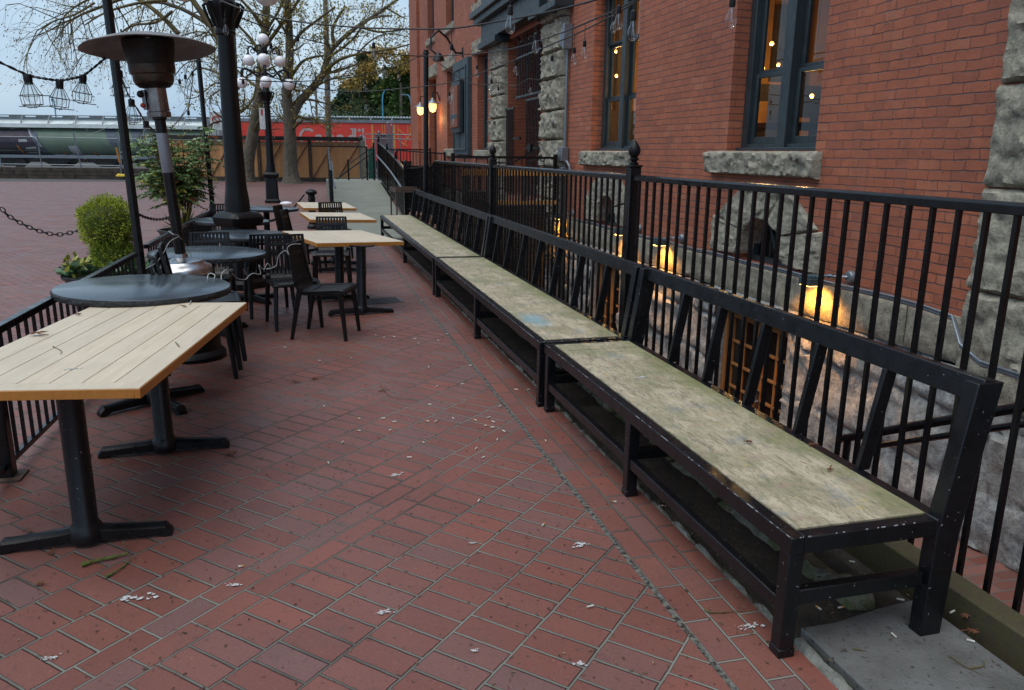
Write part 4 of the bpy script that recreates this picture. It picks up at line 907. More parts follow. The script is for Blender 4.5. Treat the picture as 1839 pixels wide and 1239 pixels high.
# ================================================================ CHAIRS
def prof_pts():
    seat = [(.235, .415), (.228, .437), (.205, .448), (.12, .445), (0, .437), (-.10, .432), (-.165, .438)]
    back = [(-.165, .438), (-.195, .462), (-.212, .50), (-.228, .58), (-.245, .68), (-.264, .78), (-.276, .85)]
    return seat, back
def strip(b, pr, x0, x1, th=.012, curve=0.0, wfun=None):
    n = len(pr); vs = []
    for i, (y, z) in enumerate(pr):
        a = Vector(pr[max(i-1, 0)]); c = Vector(pr[min(i+1, n-1)]); d = (c-a).normalized(); nn = Vector((-d.y, d.x))
        if nn.y < 0 and abs(nn.y) > .3: nn = -nn
        for x, s_ in ((x0, 1), (x1, 1), (x1, -1), (x0, -1)):
            xx = x*(wfun(i/(n-1)) if wfun else 1); off = curve*(1-(abs(xx)/.22)**2)
            vs.append((xx, y+nn.x*s_*th/2-off*(1 if z > .5 else 0), z+nn.y*s_*th/2-(off*.8 if z <= .5 else 0)))
    fs = [(i*4+k, i*4+(k+1) % 4, (i+1)*4+(k+1) % 4, (i+1)*4+k) for i in range(n-1) for k in range(4)]+[(0, 1, 2, 3), (4*n-4, 4*n-3, 4*n-2, 4*n-1)]
    b.add(vs, fs)
def sub(pr, a, c, n=6):
    """resample profile between arclength fractions a..c"""
    P = [Vector(p) for p in pr]; L = [0]
    for i in range(1, len(P)): L.append(L[-1]+(P[i]-P[i-1]).length)
    out = []
    for k in range(n+1):
        s_ = (a+(c-a)*k/n)*L[-1]; i = 1
        while i < len(P)-1 and L[i] < s_: i += 1
        u = (s_-L[i-1])/(L[i]-L[i-1]); p = P[i-1].lerp(P[i], max(0, min(1, u))); out.append((p.x, p.y))
    return out
def make_chair():
    t = thing('patio_chair', (0, 0, 0), '', 'chair')
    seat, back = prof_pts(); HW = .215
    sw = lambda u: 1.0-.04*u
    b = MB(); strip(b, sub(seat, 0, 1, 12), -HW, -HW+.042, .020); strip(b, sub(seat, 0, 1, 12), HW-.042, HW, .020)
    strip(b, sub(seat, 0, .13, 4), -HW+.042, HW-.042, .017, .006); strip(b, sub(seat, .80, 1, 4), -HW+.042, HW-.042, .015, .006)
    for k in range(8):
        x = -.160+k*.0457; strip(b, sub(seat, .10, .84, 8), x-.0165, x+.0165, .012, .008)
    b.box(-HW, HW, .20, .215, .405, .435); b.box(-HW+.002, -HW+.02, -.17, .20, .405, .434); b.box(HW-.02, HW-.002, -.17, .20, .405, .434)
    b.build('seat', M['plastic'], t, bev=.002)
    bw = lambda u: .97-.10*u
    b = MB(); strip(b, sub(back, 0, 1, 10), -HW, -HW+.034, .018, 0, bw); strip(b, sub(back, 0, 1, 10), HW-.034, HW, .018, 0, bw)
    strip(b, sub(back, .955, 1.0, 2), -HW+.033, HW-.033, .016, .018, lambda u: .87); strip(b, sub(back, 0, .10, 3), -HW+.03, HW-.03, .014, .012, lambda u: .96); strip(b, sub(back, .74, .80, 2), -HW+.03, HW-.03, .013, .018, lambda u: .90)
    for k in range(9):
        x = -.162+k*.0405; strip(b, sub(back, .06, .97, 9), x-.0145, x+.0145, .012, .018, bw)
    b.build('backrest', M['plastic'], t, bev=.002)
    for sx in (-1, 1):
        b = MB(); b.tube([(sx*.19, .19, .43), (sx*.205, .215, .2), (sx*.212, .232, 0)], [.024, .021, .017], 8); b.build('leg', M['plastic'], t)
        b = MB(); b.tube([(sx*.195, -.17, .47), (sx*.205, -.215, .25), (sx*.215, -.262, 0)], [.027, .022, .017], 8); b.build('leg', M['plastic'], t)
    return t
chair0 = make_chair(); used = []
def chair(x, y, az, label, group='black slatted chairs around the patio tables', z=0, rx=0, ry=0):
    """az: direction the chair faces, degrees counter-clockwise from +X"""
    c = chair0 if not used else dup(chair0, (0, 0, 0)); used.append(1)
    c.location = (x, y, z); c.rotation_euler = (rx, ry, R(az-90)); c['label'] = label; c['group'] = group; return c
chair(.17, 7.20, -20, 'black slatted chair in side view facing the bench, in front of the wooden table')
chair(-.13, 7.72, -78, 'black chair facing the camera whose open slatted back stands left of the side view chair')
chair(-.79, 6.08, 6, 'lowest chair of the stack behind the first round table', 'stacked black chairs by the patio heater')
chair(-.755, 6.083, 6, 'middle chair of the stack behind the first round table', 'stacked black chairs by the patio heater', z=.065)
chair(-.72, 6.086, 6, 'top chair of the stack behind the first round table', 'stacked black chairs by the patio heater', z=.13)
chair(-.92, 8.05, -92, 'black chair facing the camera behind the second round table')
chair(-1.16, 12.45, -88, 'black chair left of the big lamp post, near the end of the low fence')
chair(.32, 9.86, -95, 'black chair whose back rises right behind the nearest wood table of the right hand row')
chair(.48, 12.75, -80, 'small black chair back between the two farthest wood tables')
chair(-.10, 12.25, -18, 'black chair with see-through slats, left of the farthest wood table')
chair(.02, 11.35, -12, 'black chair pushed against the left end of the middle wood table')
chair(-.38, 8.35, 100, 'black chair half hidden between second and third round tables')
# ================================================================ LEFT FENCE
def lowfence(p, q, zt0, zt1, label):
    p = Vector(p); q = Vector(q); d = q-p; L = d.length
    t = thing('low_fence', (p.x, p.y, 0), label, 'fence', 'low black patio fence panels')
    b = MB(); b.beam((0, 0, zt0-.02), (d.x, d.y, zt1-.02), .045, .04); b.build('top_rail', M['blackc'], t, bev=.004)
    b = MB(); b.beam((0, 0, .07), (d.x, d.y, .07), .03, .03); b.build('bottom_rail', M['blackc'], t, bev=.003)
    n = int(L/.115)
    for k in range(1, n):
        u = k/n; b = MB(); b.beam((d.x*u, d.y*u, .08), (d.x*u, d.y*u, zt0-.03), .016, .016, (0, 1, 0)); b.build('baluster', M['blackc'], t)
    return t
lowfence((-1.62, 2.2), (-1.53, 4.22), .77, .77, 'low black fence panel at the left edge beside the near wooden table')
lowfence((-1.53, 4.30), (-1.42, 7.35), .77, .78, 'low black fence panel between the near table and the leaning pole')
lowfence((-1.40, 7.75), (-1.34, 12.9), .80, .77, 'low black fence panel running behind the heater to the far pole')
t = thing('fence_post', (-1.53, 4.26, 0), 'square black fence post with base plate under the near wooden table', 'fence post')
b = MB(); b.box(-.035, .035, -.035, .035, 0, .77); b.build('post', M['blackc'], t, bev=.004); b = MB(); b.box(-.075, .075, -.075, .075, 0, .012); b.build('base_plate', M['rust'], t)
# light poles
def pole(base, top, r, label):
    t = thing('light_pole', base, label, 'pole', 'thin black poles carrying the string lights'); d = Vector(top)-Vector(base)
    b = MB(); b.tube([(0, 0, 0), d], r, 10); b.build('pole', M['blackc'], t)
    b = MB(); b.torus(d-Vector((0, 0, .05)), r+.012, .008, (1, 0, 0), (0, 1, 0), 12, 5); b.build('hook', M['cable'], t); return t
pole((-1.40, 7.52, 0), aty(190, -15, 7.7), .040, 'leaning black pole rising past the heater reflector')
pole((-1.33, 13.0, 0), aty(356, 104, 13.3), .036, 'thin black pole right of the leafy shrub')
pole((2.33, 15.4, 0), aty(765, 90, 15.5), .05, 'thin black pole in front of the far door')
# ================================================================ PATIO HEATER
ht = thing('patio_heater', (-.90, 6.62, 0), 'tall patio heater with wide round reflector and silver tank lid', 'patio heater', ry=-R(3.3), rx=R(.5))
b = MB(); b.lathe([(.235, 0), (.24, .03), (.225, .05), (.205, .07), (.205, .68), (.215, .70)], (0, 0, 0), 32); b.build('tank_housing', M['cast'], ht)
b = MB(); b.lathe([(.222, .68), (.226, .72), (.215, .745), (.175, .765), (.16, .79), (.10, .80), (.055, .82), (.05, .85), (.03, .855)], (0, 0, 0), 36); b.build('lid', M['steel'], ht, smooth=45)
b = MB(); b.lathe([(.041, .80), (.040, 1.86), (.052, 1.87), (.052, 1.89)], (0, 0, 0), 20); b.build('pole', M['blackc'], ht)
b = MB(); b.lathe([(.0405, 1.475), (.042, 1.478), (.042, 1.765), (.0405, 1.768)], (0, 0, 0), 16); b.build('rating_sticker', M['label'], ht)
b = MB(); b.lathe([(.055, 1.88), (.085, 1.885), (.085, 1.92), (.078, 1.925), (.075, 2.11)], (0, 0, 0), 24); b.box(-.095, -.07, -.045, .02, 1.94, 2.08); b.build('control_box', mat('smoked_steel', (.22, .20, .19), .28, .9, var=.3), ht)
b = MB(); b.sphere((-.10, -.05, 2.05), .026, 10, 8); b.build('control_knob', M['blackc'], ht)
b = MB(); b.sphere((-.095, -.05, 1.97), .018, 10, 8); b.build('control_knob', M['signr'], ht)
b = MB(); b.lathe([(.075, 2.09), (.095, 2.095), (.135, 2.13), (.142, 2.145), (.144, 2.185), (.158, 2.195), (.162, 2.22), (.163, 2.255), (.158, 2.26)], (0, 0, 0), 28)
b.build('burner_base', M['bronze'], ht, smooth=40)
b = MB()
for k in range(30):
    a = 2*math.pi*k/30; b.beam((.104*math.cos(a), .104*math.sin(a), 2.098), (.132*math.cos(a), .132*math.sin(a), 2.124), .012, .005, (0, 0, 1))
b.build('vent_slots', M['heatblk'], ht)
b = MB(); b.lathe([(.160, 2.25), (.163, 2.27), (.180, 2.40), (.180, 2.425), (.10, 2.427)], (0, 0, 0), 32); b.build('emitter_screen', M['heatblk'], ht)
b = MB(); prof = [(.47, -.045), (.474, -.04), (.465, -.034), (.34, .010), (.20, .038), (.02, .05)]; n = 24; vs = []
low = [(.463, -.046), (.34, -.001), (.20, .027), (.02, .04)]
def rlathe(prf):
    out = []
    for r_, z_ in prf:
        for k in range(n*2):
            a = math.pi*k/n; fl = 1-.018*abs(math.sin(a*4)); out.append((r_*fl*math.cos(a), r_*fl*math.sin(a), z_+.004*math.sin(a*3)*(r_/.4)))
    return out
v1 = rlathe(prof); v2 = rlathe(low[::-1]); m = n*2; allv = v1+v2; rr = len(prof)+len(low)
b.add(allv, [(i*m+k, i*m+(k+1) % m, (i+1)*m+(k+1) % m, (i+1)*m+k) for i in range(rr-1) for k in range(m)]+[tuple((rr-1)*m+k for k in range(m)), tuple((len(prof)-1)*m+k for k in range(m))][:0]+[((rr-1)*m+k, (rr-1)*m+(k+1) % m, (k+1) % m, k) for k in range(m)])
b.build('reflector', M['alu'], ht, smooth=60, loc=(0, 0, 2.405), rot=(-R(5.5), 0, 0))
b = MB()
for a in (20, 110, 200, 290): a = R(a); b.tube([(.17*math.cos(a), .17*math.sin(a), 2.48), (.17*math.cos(a), .17*math.sin(a), 2.50)], .006, 6)
b.build('bolts', M['heatblk'], ht)
# white wire from heater over table to chair
wp = [aty(303, 415, 6.62), aty(312, 421, 6.4), aty(322, 424, 6.5), aty(305, 434, 6.35), aty(293, 455, 6.1), aty(280, 472, 5.95), aty(262, 482, 5.85), aty(270, 478, 5.9)]
b = MB(); b.tube(wp, .0028, 6)
wq = [atz(340, 546, .757), atz(352, 522, .757), atz(341, 510, .757), atz(348, 500, .757), atz(352, 512, .757), atz(365, 516, .757), atz(378, 510, .758), aty(386, 495, 5.75), aty(376, 491, 5.8), aty(374, 502, 5.7), aty(396, 508, 5.8), aty(398, 492, 6.0), aty(410, 484, 6.2), aty(425, 499, 6.5), aty(440, 502, 6.7), aty(447, 495, 6.8), aty(455, 491, 6.85), aty(468, 492, 6.9), aty(465, 476, 6.9), aty(474, 484, 6.95), aty(480, 473, 6.95), aty(487, 482, 7.0), aty(478, 483, 7.0), aty(495, 478, 7.0), aty(500, 460, 7.0), aty(512, 450, 6.98), aty(519, 458, 6.98), aty(516, 446, 6.98), aty(524, 439, 6.98), aty(540, 438, 7.05)]
def smoothp(P, k=5):
    out = []
    for i in range(len(P)-1):
        p0, p1, p2, p3 = P[max(i-1, 0)], P[i], P[i+1], P[min(i+2, len(P)-1)]
        for j in range(k):
            t = j/k; out.append(.5*((2*p1)+(p2-p0)*t+(2*p0-5*p1+4*p2-p3)*t*t+(3*p1-p0-3*p2+p3)*t**3))
    return out+[P[-1]]
b2 = MB(); b2.tube(smoothp(wp), .003, 6); b2.tube(smoothp(wq), .0032, 6); b2.tube(smoothp([aty(322, 424, 6.5), aty(338, 448, 6.8), aty(350, 475, 6.95)]), .0025, 6)
tag(b2.build('white_wire', M['wire'], smooth=80), 'kinked pale wire looping from the heater pole over the slate table to a chair', 'wire')
# ================================================================ STREET LAMPS
def make_lamp(label):
    t = thing('street_lamp', (0, 0, 0), label, 'street lamp', 'ornate black street lamps with white globes')
    b = MB(); b.lathe([(.26, 0), (.26, .08), (.22, .12), (.20, .70), (.185, .80)], (0, 0, 0), 4*6, None, True)
    b.lathe([(.24, .80), (.265, .84), (.27, .90), (.24, .94), (.19, .97)], (0, 0, 0), 24, None, True); b.build('base', M['cast'], t, smooth=30, bev=.004)
    b = MB(); b.lathe([(.155, .97), (.15, 1.1), (.130, 1.25), (.125, 1.3), (.095, 3.05), (.12, 3.07), (.12, 3.10), (.10, 3.12)], (0, 0, 0), 16)
    b.lathe([(.10, 3.12), (.115, 3.2), (.17, 3.33), (.19, 3.36), (.19, 3.42), (.12, 3.44), (.07, 3.6)], (0, 0, 0), 16)
    for k in range(8):
        a = math.pi*k/4; b.tube([(.135*math.cos(a), .135*math.sin(a), 3.14), (.20*math.cos(a), .20*math.sin(a), 3.30), (.225*math.cos(a), .225*math.sin(a), 3.38), (.19*math.cos(a), .19*math.sin(a), 3.42)], [.015, .02, .022, .012], 6)
    b.build('shaft', M['cast'], t, smooth=40)
    b = MB(); b.tube([(0, 0, 3.5), (0, 0, 4.75)], [.06, .035], 10); b.lathe([(.05, 3.8), (.10, 3.87), (.05, 3.95)], (0, 0, 0), 12); b.lathe([(.05, 4.45), (.10, 4.52), (.05, 4.6)], (0, 0, 0), 12)
    b.build('stem', M['cast'], t)
    def ring(zc, rad, ph, zb):
        for k in range(4):
            a = ph+math.pi/2*k; c, s = math.cos(a), math.sin(a); b = MB()
            b.tube([(.05*c, .05*s, zc), (rad*.35*c, rad*.35*s, zc-.10), (rad*.6*c, rad*.6*s, zc+.06), (rad*.85*c, rad*.85*s, zc+.12), (rad*c, rad*s, zc+.04), (rad*c, rad*s, zb+.17)], [.04, .035, .03, .028, .028, .03], 8)
            b.torus((rad*.32*c, rad*.32*s, zc+.08), .09, .02, (c, s, 0), (0, 0, 1), 14, 5); b.torus((rad*.7*c, rad*.7*s, zc-.02), .06, .016, (c, s, 0), (0, 0, 1), 12, 5)
            b.lathe([(.03, .19), (.07, .17), (.075, .14)], (rad*c, rad*s, zb), 12); b.build('arm', M['cast'], t)
            b = MB(); b.sphere((rad*c, rad*s, zb), .17, 20, 14); b.build('globe', M['globe'], t, smooth=80)
    ring(3.97, .70, R(3), 3.66); ring(4.62, .46, R(-1), 4.33)
    b = MB(); b.sphere((0, 0, 4.95), .17, 20, 14); b.build('globe', M['globe'], t, smooth=80)
    return t
p_ = atz(490, 364, 0)
L1 = make_lamp('distant ornate black street lamp with nine white globes behind the last round table'); L1.location = (p_.x, p_.y, 0)
L2 = dup(L1, (-.755, 10.05, 0), R(43), 'big black street lamp post close by among the slate tables, its globes cut off at the top', scale=.955)
L2['label'] = 'big black street lamp post close by, standing among the round slate tables'
# ================================================================ SIGNS, BOLLARDS, CHAINS
s = thing('parking_sign', (p_.x-.16, p_.y-.1, 0), 'narrow white and red sign strapped to the distant street lamp', 'sign')
b = MB(); b.box(-.085, .085, -.01, .01, 2.28, 2.92); b.build('plate', M['signw'], s); b = MB(); b.box(-.03, .03, -.014, -.011, 2.70, 2.88); b.build('red_panel', M['signr'], s)
b = MB(); b.tube([(0, .02, 2.4), (.16, .1, 2.4)], .012, 6); b.tube([(0, .02, 2.8), (.16, .1, 2.8)], .012, 6); b.build('bracket', M['blackc'], s)
q = atz(396, 320, 0); s = thing('parking_sign', (q.x, q.y, 0), 'small white no parking sign on a slim grey pole before the container', 'sign')
tp = atd(388, 213, 48)
b = MB(); b.tube([(0, 0, 0), (-.03, 0, 3.0)], .035, 8); b.build('pole', M['galv'], s); b = MB(); b.box(-.34, .34, -.06, -.04, 2.75, 3.75); b.build('plate', M['signw'], s)
b = MB(); b.torus((0, -.07, 3.32), .19, .035, (1, 0, 0), (0, 0, 1), 20, 4); b.beam((-.13, -.075, 3.45), (.13, -.075, 3.19), .03, .05, (0, 1, 0)); b.build('symbol', M['signr'], s)
def bollard(x, y, label):
    t = thing('bollard', (x, y, 0), label, 'bollard', 'black bollards carrying the chain')
    b = MB(); b.lathe([(.12, 0), (.12, .06), (.085, .10), (.075, .62), (.09, .64), (.075, .66), (.07, .72)], (0, 0, 0), 16); b.build('post', M['cast'], t)
    b = MB(); b.lathe([(.07, .72), (.12, .75), (.125, .79), (.08, .83), (.02, .85)], (0, 0, 0), 16); b.torus((0, -.1, .68), .03, .01, (1, 0, 0), (0, 0, 1), 10, 5); b.build('cap', M['cast'], t); return t
bollard(.20, 17.6, 'black bollard with chain behind the farthest wood table'); 
def chain(P, label, rl=.028):
    pts = smoothp(P, 8); L = [0]
    for i in range(1, len(pts)): L.append(L[-1]+(pts[i]-pts[i-1]).length)
    b = MB(); s_ = 0; k = 0
    while s_ < L[-1]:
        i = 1
        while L[i] < s_: i += 1
        u = (s_-L[i-1])/(L[i]-L[i-1]); c = pts[i-1].lerp(pts[i], u); d = (pts[i]-pts[i-1]).normalized(); up = Vector((0, 0, 1)); sd = d.cross(up).normalized(); ay = sd if k % 2 else d.cross(sd).normalized()
        n = 10; m = 5; vs = []
        for a in range(n):
            t_ = 2*math.pi*a/n; v = d*math.cos(t_)*rl*1.15+ay*math.sin(t_)*rl*.7; o_ = (d*math.cos(t_)+ay*math.sin(t_)).normalized(); az_ = d.cross(ay)
            for g_ in range(m):
                w_ = 2*math.pi*g_/m; vs.append(c+v+(o_*math.cos(w_)+az_*math.sin(w_))*rl*.22)
        b.add(vs, [(a*m+g_, ((a+1) % n)*m+g_, ((a+1) % n)*m+(g_+1) % m, a*m+(g_+1) % m) for a in range(n) for g_ in range(m)])
        s_ += rl*1.75; k += 1
    tag(b.build('chain', M['cast'], smooth=60), label, 'chain', 'black chains around the patio')
chain([aty(5, 377, 9.3), aty(19, 390, 9.3), aty(60, 411, 9.3), aty(103, 421, 9.3), aty(150, 411, 9.3), aty(180, 395, 9.3)], 'black chain sagging between the left edge and the bushy conifer planter')
chain([aty(235, 375, 11.5), aty(258, 389, 12), aty(285, 394, 12.5), aty(315, 388, 13)], 'black chain between the conifer planter and the leafy shrub pot')
chain([aty(546, 350, 17.5), aty(528, 372, 16.5), aty(510, 386, 15.5), aty(484, 397, 14), aty(455, 392, 13.2)], 'black chain hanging from the bollard behind the wooden tables')
# ================================================================ PLANTERS
def leafmesh(b, p, d, up, L, wd):
    d = d.normalized(); s_ = d.cross(up)
    if s_.length < 1e-3: s_ = d.cross(Vector((1, 0, 0)))
    s_.normalize(); b.add([p, p+d*L*.5+s_*wd/2, p+d*L, p+d*L*.5-s_*wd/2], [(0, 1, 2, 3)])
def rdir(): 
    while 1:
        v = Vector((rng.uniform(-1, 1), rng.uniform(-1, 1), rng.uniform(-1, 1)))
        if .05 < v.length < 1: return v.normalized()
def planter(x, y, r, h, m, label, name='plant_pot'):
    t = thing(name, (x, y, 0), label, 'planter', 'plant pots outside the low fence')
    b = MB(); b.lathe([(r*.72, 0), (r*.80, h*.3), (r*.95, h*.9), (r*1.02, h*.93), (r*1.03, h), (r*.93, h), (r*.90, h*.9)], (0, 0, 0), 36); b.build('pot', m, t, smooth=50)
    b = MB(); b.lathe([(r*.90, h*.86), (r*.5, h*.9), (.01, h*.92)], (0, 0, 0), 24); b.build('soil', M['soil'], t); return t
PX, PY = -1.93, 8.6
planter(PX, PY, .41, .42, M['pot'], 'black round pot holding the bushy conifer outside the low fence')
t = thing('clipped_conifer', (PX, PY, .42), 'bright green bushy conifer clipped into a rounded ball above a smaller one', 'shrub')
b = MB(); b.tube([(0, 0, 0), (.02, 0, .5)], [.03, .02], 8); b.build('trunk', M['twig'], t)
b = MB(); cs = [(Vector((.05, 0, .50)), .255, .26), (Vector((.09, 0, .19)), .215, .19)]
for c, r, rz_ in cs:
    for i in range(10500 if r > .24 else 7000):
        d = rdir(); nn = 1+.22*noise.noise(d*2.2+c*3)+.14*noise.noise(d*6); rr = (rng.uniform(.80, 1.04)+(rng.uniform(0, .12) if rng.random() < .06 else 0))*nn
        p = c+Vector((d.x*r*rr, d.y*r*rr, d.z*rz_*rr)); dd = (d+rdir()*.75+Vector((0, 0, .35))).normalized(); leafmesh(b, p, dd, rdir(), rng.uniform(.018, .040), .008)
b.build('foliage', M['box_leaf'], t, smooth=0)
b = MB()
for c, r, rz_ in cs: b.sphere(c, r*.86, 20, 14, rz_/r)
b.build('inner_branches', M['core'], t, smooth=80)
# ground plants in the pot
t = thing('pot_plants', (PX, PY, .42), 'low leafy plants spilling over the rim under the bushy conifer', 'plant'); b = MB()
for i in range(26):
    a = rng.uniform(0, 6.28); r0 = rng.uniform(.22, .38); p = Vector((r0*math.cos(a), r0*math.sin(a), 0)); o_ = Vector((math.cos(a), math.sin(a), 0))
    for j in range(9):
        d = (o_*rng.uniform(.2, 1)+Vector((rng.uniform(-.7, .7), rng.uniform(-.7, .7), rng.uniform(.1, .9)))); q_ = p+d*rng.uniform(.02, .09)
        n_ = Vector((rng.uniform(-.4, .4), rng.uniform(-.4, .4), 1)); L = rng.uniform(.07, .13); d.normalize(); s_ = d.cross(n_).normalized(); w_ = L*.32
        b.add([q_, q_+d*L*.3+s_*w_, q_+d*L*.7+s_*w_*.8, q_+d*L+Vector((0, 0, -.02)), q_+d*L*.7-s_*w_*.8, q_+d*L*.3-s_*w_], [(0, 1, 2, 3, 4, 5)])
b.build('leaves', M['broad'], t, smooth=0); b = MB()
for i in range(60):
    a = rng.uniform(2.0, 3.9); r0 = rng.uniform(.22, .38); q_ = Vector((r0*math.cos(a), r0*math.sin(a), rng.uniform(.02, .16))); d = rdir()+Vector((0, 0, .4)); leafmesh(b, q_, d, rdir(), rng.uniform(.06, .10), .05)
b.build('yellow_leaves', M['fernyel'], t, smooth=0)
QX, QY = -1.80, 13.0
planter(QX, QY, .36, .45, M['pot2'], 'dark brown pot of the tall leafy shrub, farther than the conifer pot')
t = thing('fern_leaved_shrub', (QX, QY, .40), 'tall multi stemmed shrub with feathery green leaves turning orange', 'shrub')
bs = MB(); bl = MB(); br = MB(); by = MB()
for i in range(20):
    a = rng.uniform(0, 6.28); sp = rng.uniform(.1, .62); ht_ = rng.uniform(.85, 1.62)
    p0 = Vector((.06*math.cos(a), .06*math.sin(a), 0)); p3 = Vector((sp*math.cos(a), sp*math.sin(a), ht_)); p1 = p0.lerp(p3, .35)+Vector((0, 0, .12)); p2 = p0.lerp(p3, .7)+rdir()*.07
    P = smoothp([p0, p1, p2, p3], 4); bs.tube(P, [.016*(1-.7*k/(len(P)-1)) for k in range(len(P))], 5)
    for f_ in range(26):
        u = rng.uniform(.36, 1); q_ = P[min(len(P)-1, int(u*(len(P)-1)))]; aa = rng.uniform(0, 6.28); L = rng.uniform(.22, .42)
        d = Vector((math.cos(aa), math.sin(aa), rng.uniform(-.05, .55))).normalized()
        tgt = br if rng.random() < .035 else (by if rng.random() < .15 else bl)
        prev = q_
        for k in range(11):
            s_ = (k+1)/11; pp = q_+d*L*s_+Vector((0, 0, -.16*s_*s_*L*2)); 
            sd = d.cross(Vector((0, 0, 1))).normalized(); ll = .075*(1-.55*s_)
            for sg in (-1, 1): leafmesh(tgt, pp, d*.5+sd*sg+Vector((0, 0, -.25)), Vector((0, 0, 1))+rdir()*1.3, ll*1.15, .034)
for i in range(90):
    a = rng.uniform(-2.2, .6); d = Vector((math.cos(a), math.sin(a), rng.uniform(.4, 1.4))).normalized(); L = rng.uniform(.3, .62)
    p = Vector((.1*math.cos(a), .1*math.sin(a), .02)); leafmesh(bl if i % 3 else by, p, d+Vector((0, 0, -.1)), rdir(), L, .016)
bs.build('stems', M['twig'], t); bl.build('foliage', M['fern'], t, smooth=0); br.build('orange_leaves', M['fernred'], t, smooth=0); by.build('yellow_leaves', M['fernyel'], t, smooth=0)
# ================================================================ CART beside the benches
t = thing('metal_cart', (2.22, 17.0, 0), 'brown two shelf metal cart standing behind the far end of the benches', 'cart', rz=R(6))
x0, x1, y0, y1 = -.28, .50, 0, .62
b = MB(); b.box(x0, x1, y0, y1, .80, .82); b.box(x0, x0+.012, y0, y1, .821, .90); b.box(x1-.012, x1, y0, y1, .821, .90); b.box(x0+.013, x1-.013, y1-.012, y1, .821, .90); b.box(x0+.013, x1-.013, y0, y0+.012, .821, .89); b.build('tray', M['rust'], t, bev=.003)
b = MB(); b.box(x0+.02, x1-.02, y0+.02, y1-.02, .2, .215); b.box(x0, x1, y0, y0+.015, .18, .27); b.box(x0, x1, y1-.015, y1, .18, .27); b.build('shelf', M['ply'], t, bev=.003)
for xx in (x0+.02, x1-.02):
    for yy in (y0+.03, y1-.03): b = MB(); b.box(xx-.014, xx+.014, yy-.014, yy+.014, 0, .80); b.build('leg', M['rust'], t)
# ================================================================ BACKGROUND
def wall_seg(a, c): return (c-a)
A = atd(286, 322, 43.5); A.z = 0; B_ = atd(650, 322, 43.5); B_.z = 0
d = (B_-A); L = d.length; ang = math.atan2(d.y, d.x)
t = thing('cedar_fence', A, 'tall cedar board fence with dark cap and gate doors at the back of the plaza', 'fence', rz=ang)
b = MB(); x = 0
while x < L: b.box(x, x+.135, -.01*(int(x*37) % 2), .025, .05, 2.12); x += .142
b.build('board_panel', M['fencew'], t, smooth=0)
b = MB(); b.box(-.1, L+.1, -.16, .16, 2.16, 2.32); b.box(-.1, L+.1, -.10, .10, 2.32, 2.38); b.build('cap', M['dkmetal'], t)
b = MB(); b.box(0, L, -.05, -.01, .0, .22); b.build('base_board', M['tie'], t)
n = 4
for k in range(n+1):
    x = L*k/n; b = MB(); b.box(x-.08, x+.08, -.09, .08, 0, 2.16); b.build('post', M['tie'], t)
for k in range(n*2):
    x = L*(k+.5)/(n*2); w_ = L/(n*2)/2-.12; b = MB(); b.beam((x-w_, -.05, .25), (x+w_, -.05, 2.0), .03, .11, (0, 1, 0)); b.box(x-w_, x+w_, -.055, -.02, 1.92, 2.03); b.build('gate_brace', M['ply'], t)
e = thing('fence_return', B_, 'weathered grey green fence return at the right end of the cedar fence', 'fence', rz=ang-R(75))
b = MB(); b.box(0, 2.4, -.04, .04, 0, 2.2); b.build('panel', M['mossy'], e, smooth=0); b = MB(); b.box(-.1, .1, -.1, .1, 0, 2.45); b.build('post', M['galv'], e)
# timber retaining wall left
A2 = atd(-40, 322, 43); A2.z = 0; B2 = atd(286, 322, 43.4); B2.z = 0; d2 = B2-A2; L2_ = d2.length; an2 = math.atan2(d2.y, d2.x)
t = thing('timber_retaining_wall', A2, 'low dark stack of railway timbers edging the plaza below the train', 'wall', rz=an2)
b = MB()
for k in range(3):
    x = -.6*k
    while x < L2_: l = 2.6; b.box(max(x, 0), min(x+l-.03, L2_), 0-.02*k, .25-.02*k, .2*k+.005, .2*k+.195); x += l
b.build('timbers', M['tie'], t, bev=.01)
# chain link fence: posts, rails, wires
t = thing('chain_link_fence', A2+Vector((0, .5, 0)), 'galvanised chain link fence with a slanting brace in front of the green hopper car', 'fence', rz=an2)
for k in range(6):
    x = 1.2+k*2.15*1.0; b = MB(); b.tube([(x-.28, 0, 2.5), (x, 0, 0)] if k % 3 == 2 else [(x-.08, 0, 2.5), (x, 0, 0)], .035, 6); b.build('post', M['galv'], t)
b = MB(); b.tube([(0, 0, 2.2), (L2_, 0, 2.15)], .018, 5); b.tube([(0, 0, .75), (L2_, 0, .72)], .018, 5); b.tube([(5.8, 0, 2.2), (8.4, 0, 3.3)], .012, 5); b.build('rail', M['galv'], t)
b = MB()
for k in range(90): x = k*L2_/90; b.tube([(x, .02, .1), (x+.0, .02, 2.2)], .003, 3, False)
b.build('wire_mesh', M['galv'], t, smooth=0)
q = atd(218, 300, 43.2); q.z = 0
t = thing('marker_post', q, 'orange topped marker post in the chain link fence', 'post'); b = MB(); b.tube([(0, 0, 0), (-.05, 0, .9)], .04, 6); b.build('post', M['galv'], t); b = MB(); b.tube([(-.05, 0, .9), (-.16, 0, 1.7)], .055, 6); b.build('sleeve', M['orange'], t)
q = atd(208, 316, 42.9); q.z = .22
b = MB(); b.rock((0, 0, 0), (1, 0, 0), (0, 1, 0), (0, 0, 1), .55, .3, .14, 5, .06, .05); tag(b.build('yellow_bag', M['yellow'], loc=q, smooth=60), 'small yellow bag lying on the timbers below the train', 'bag')
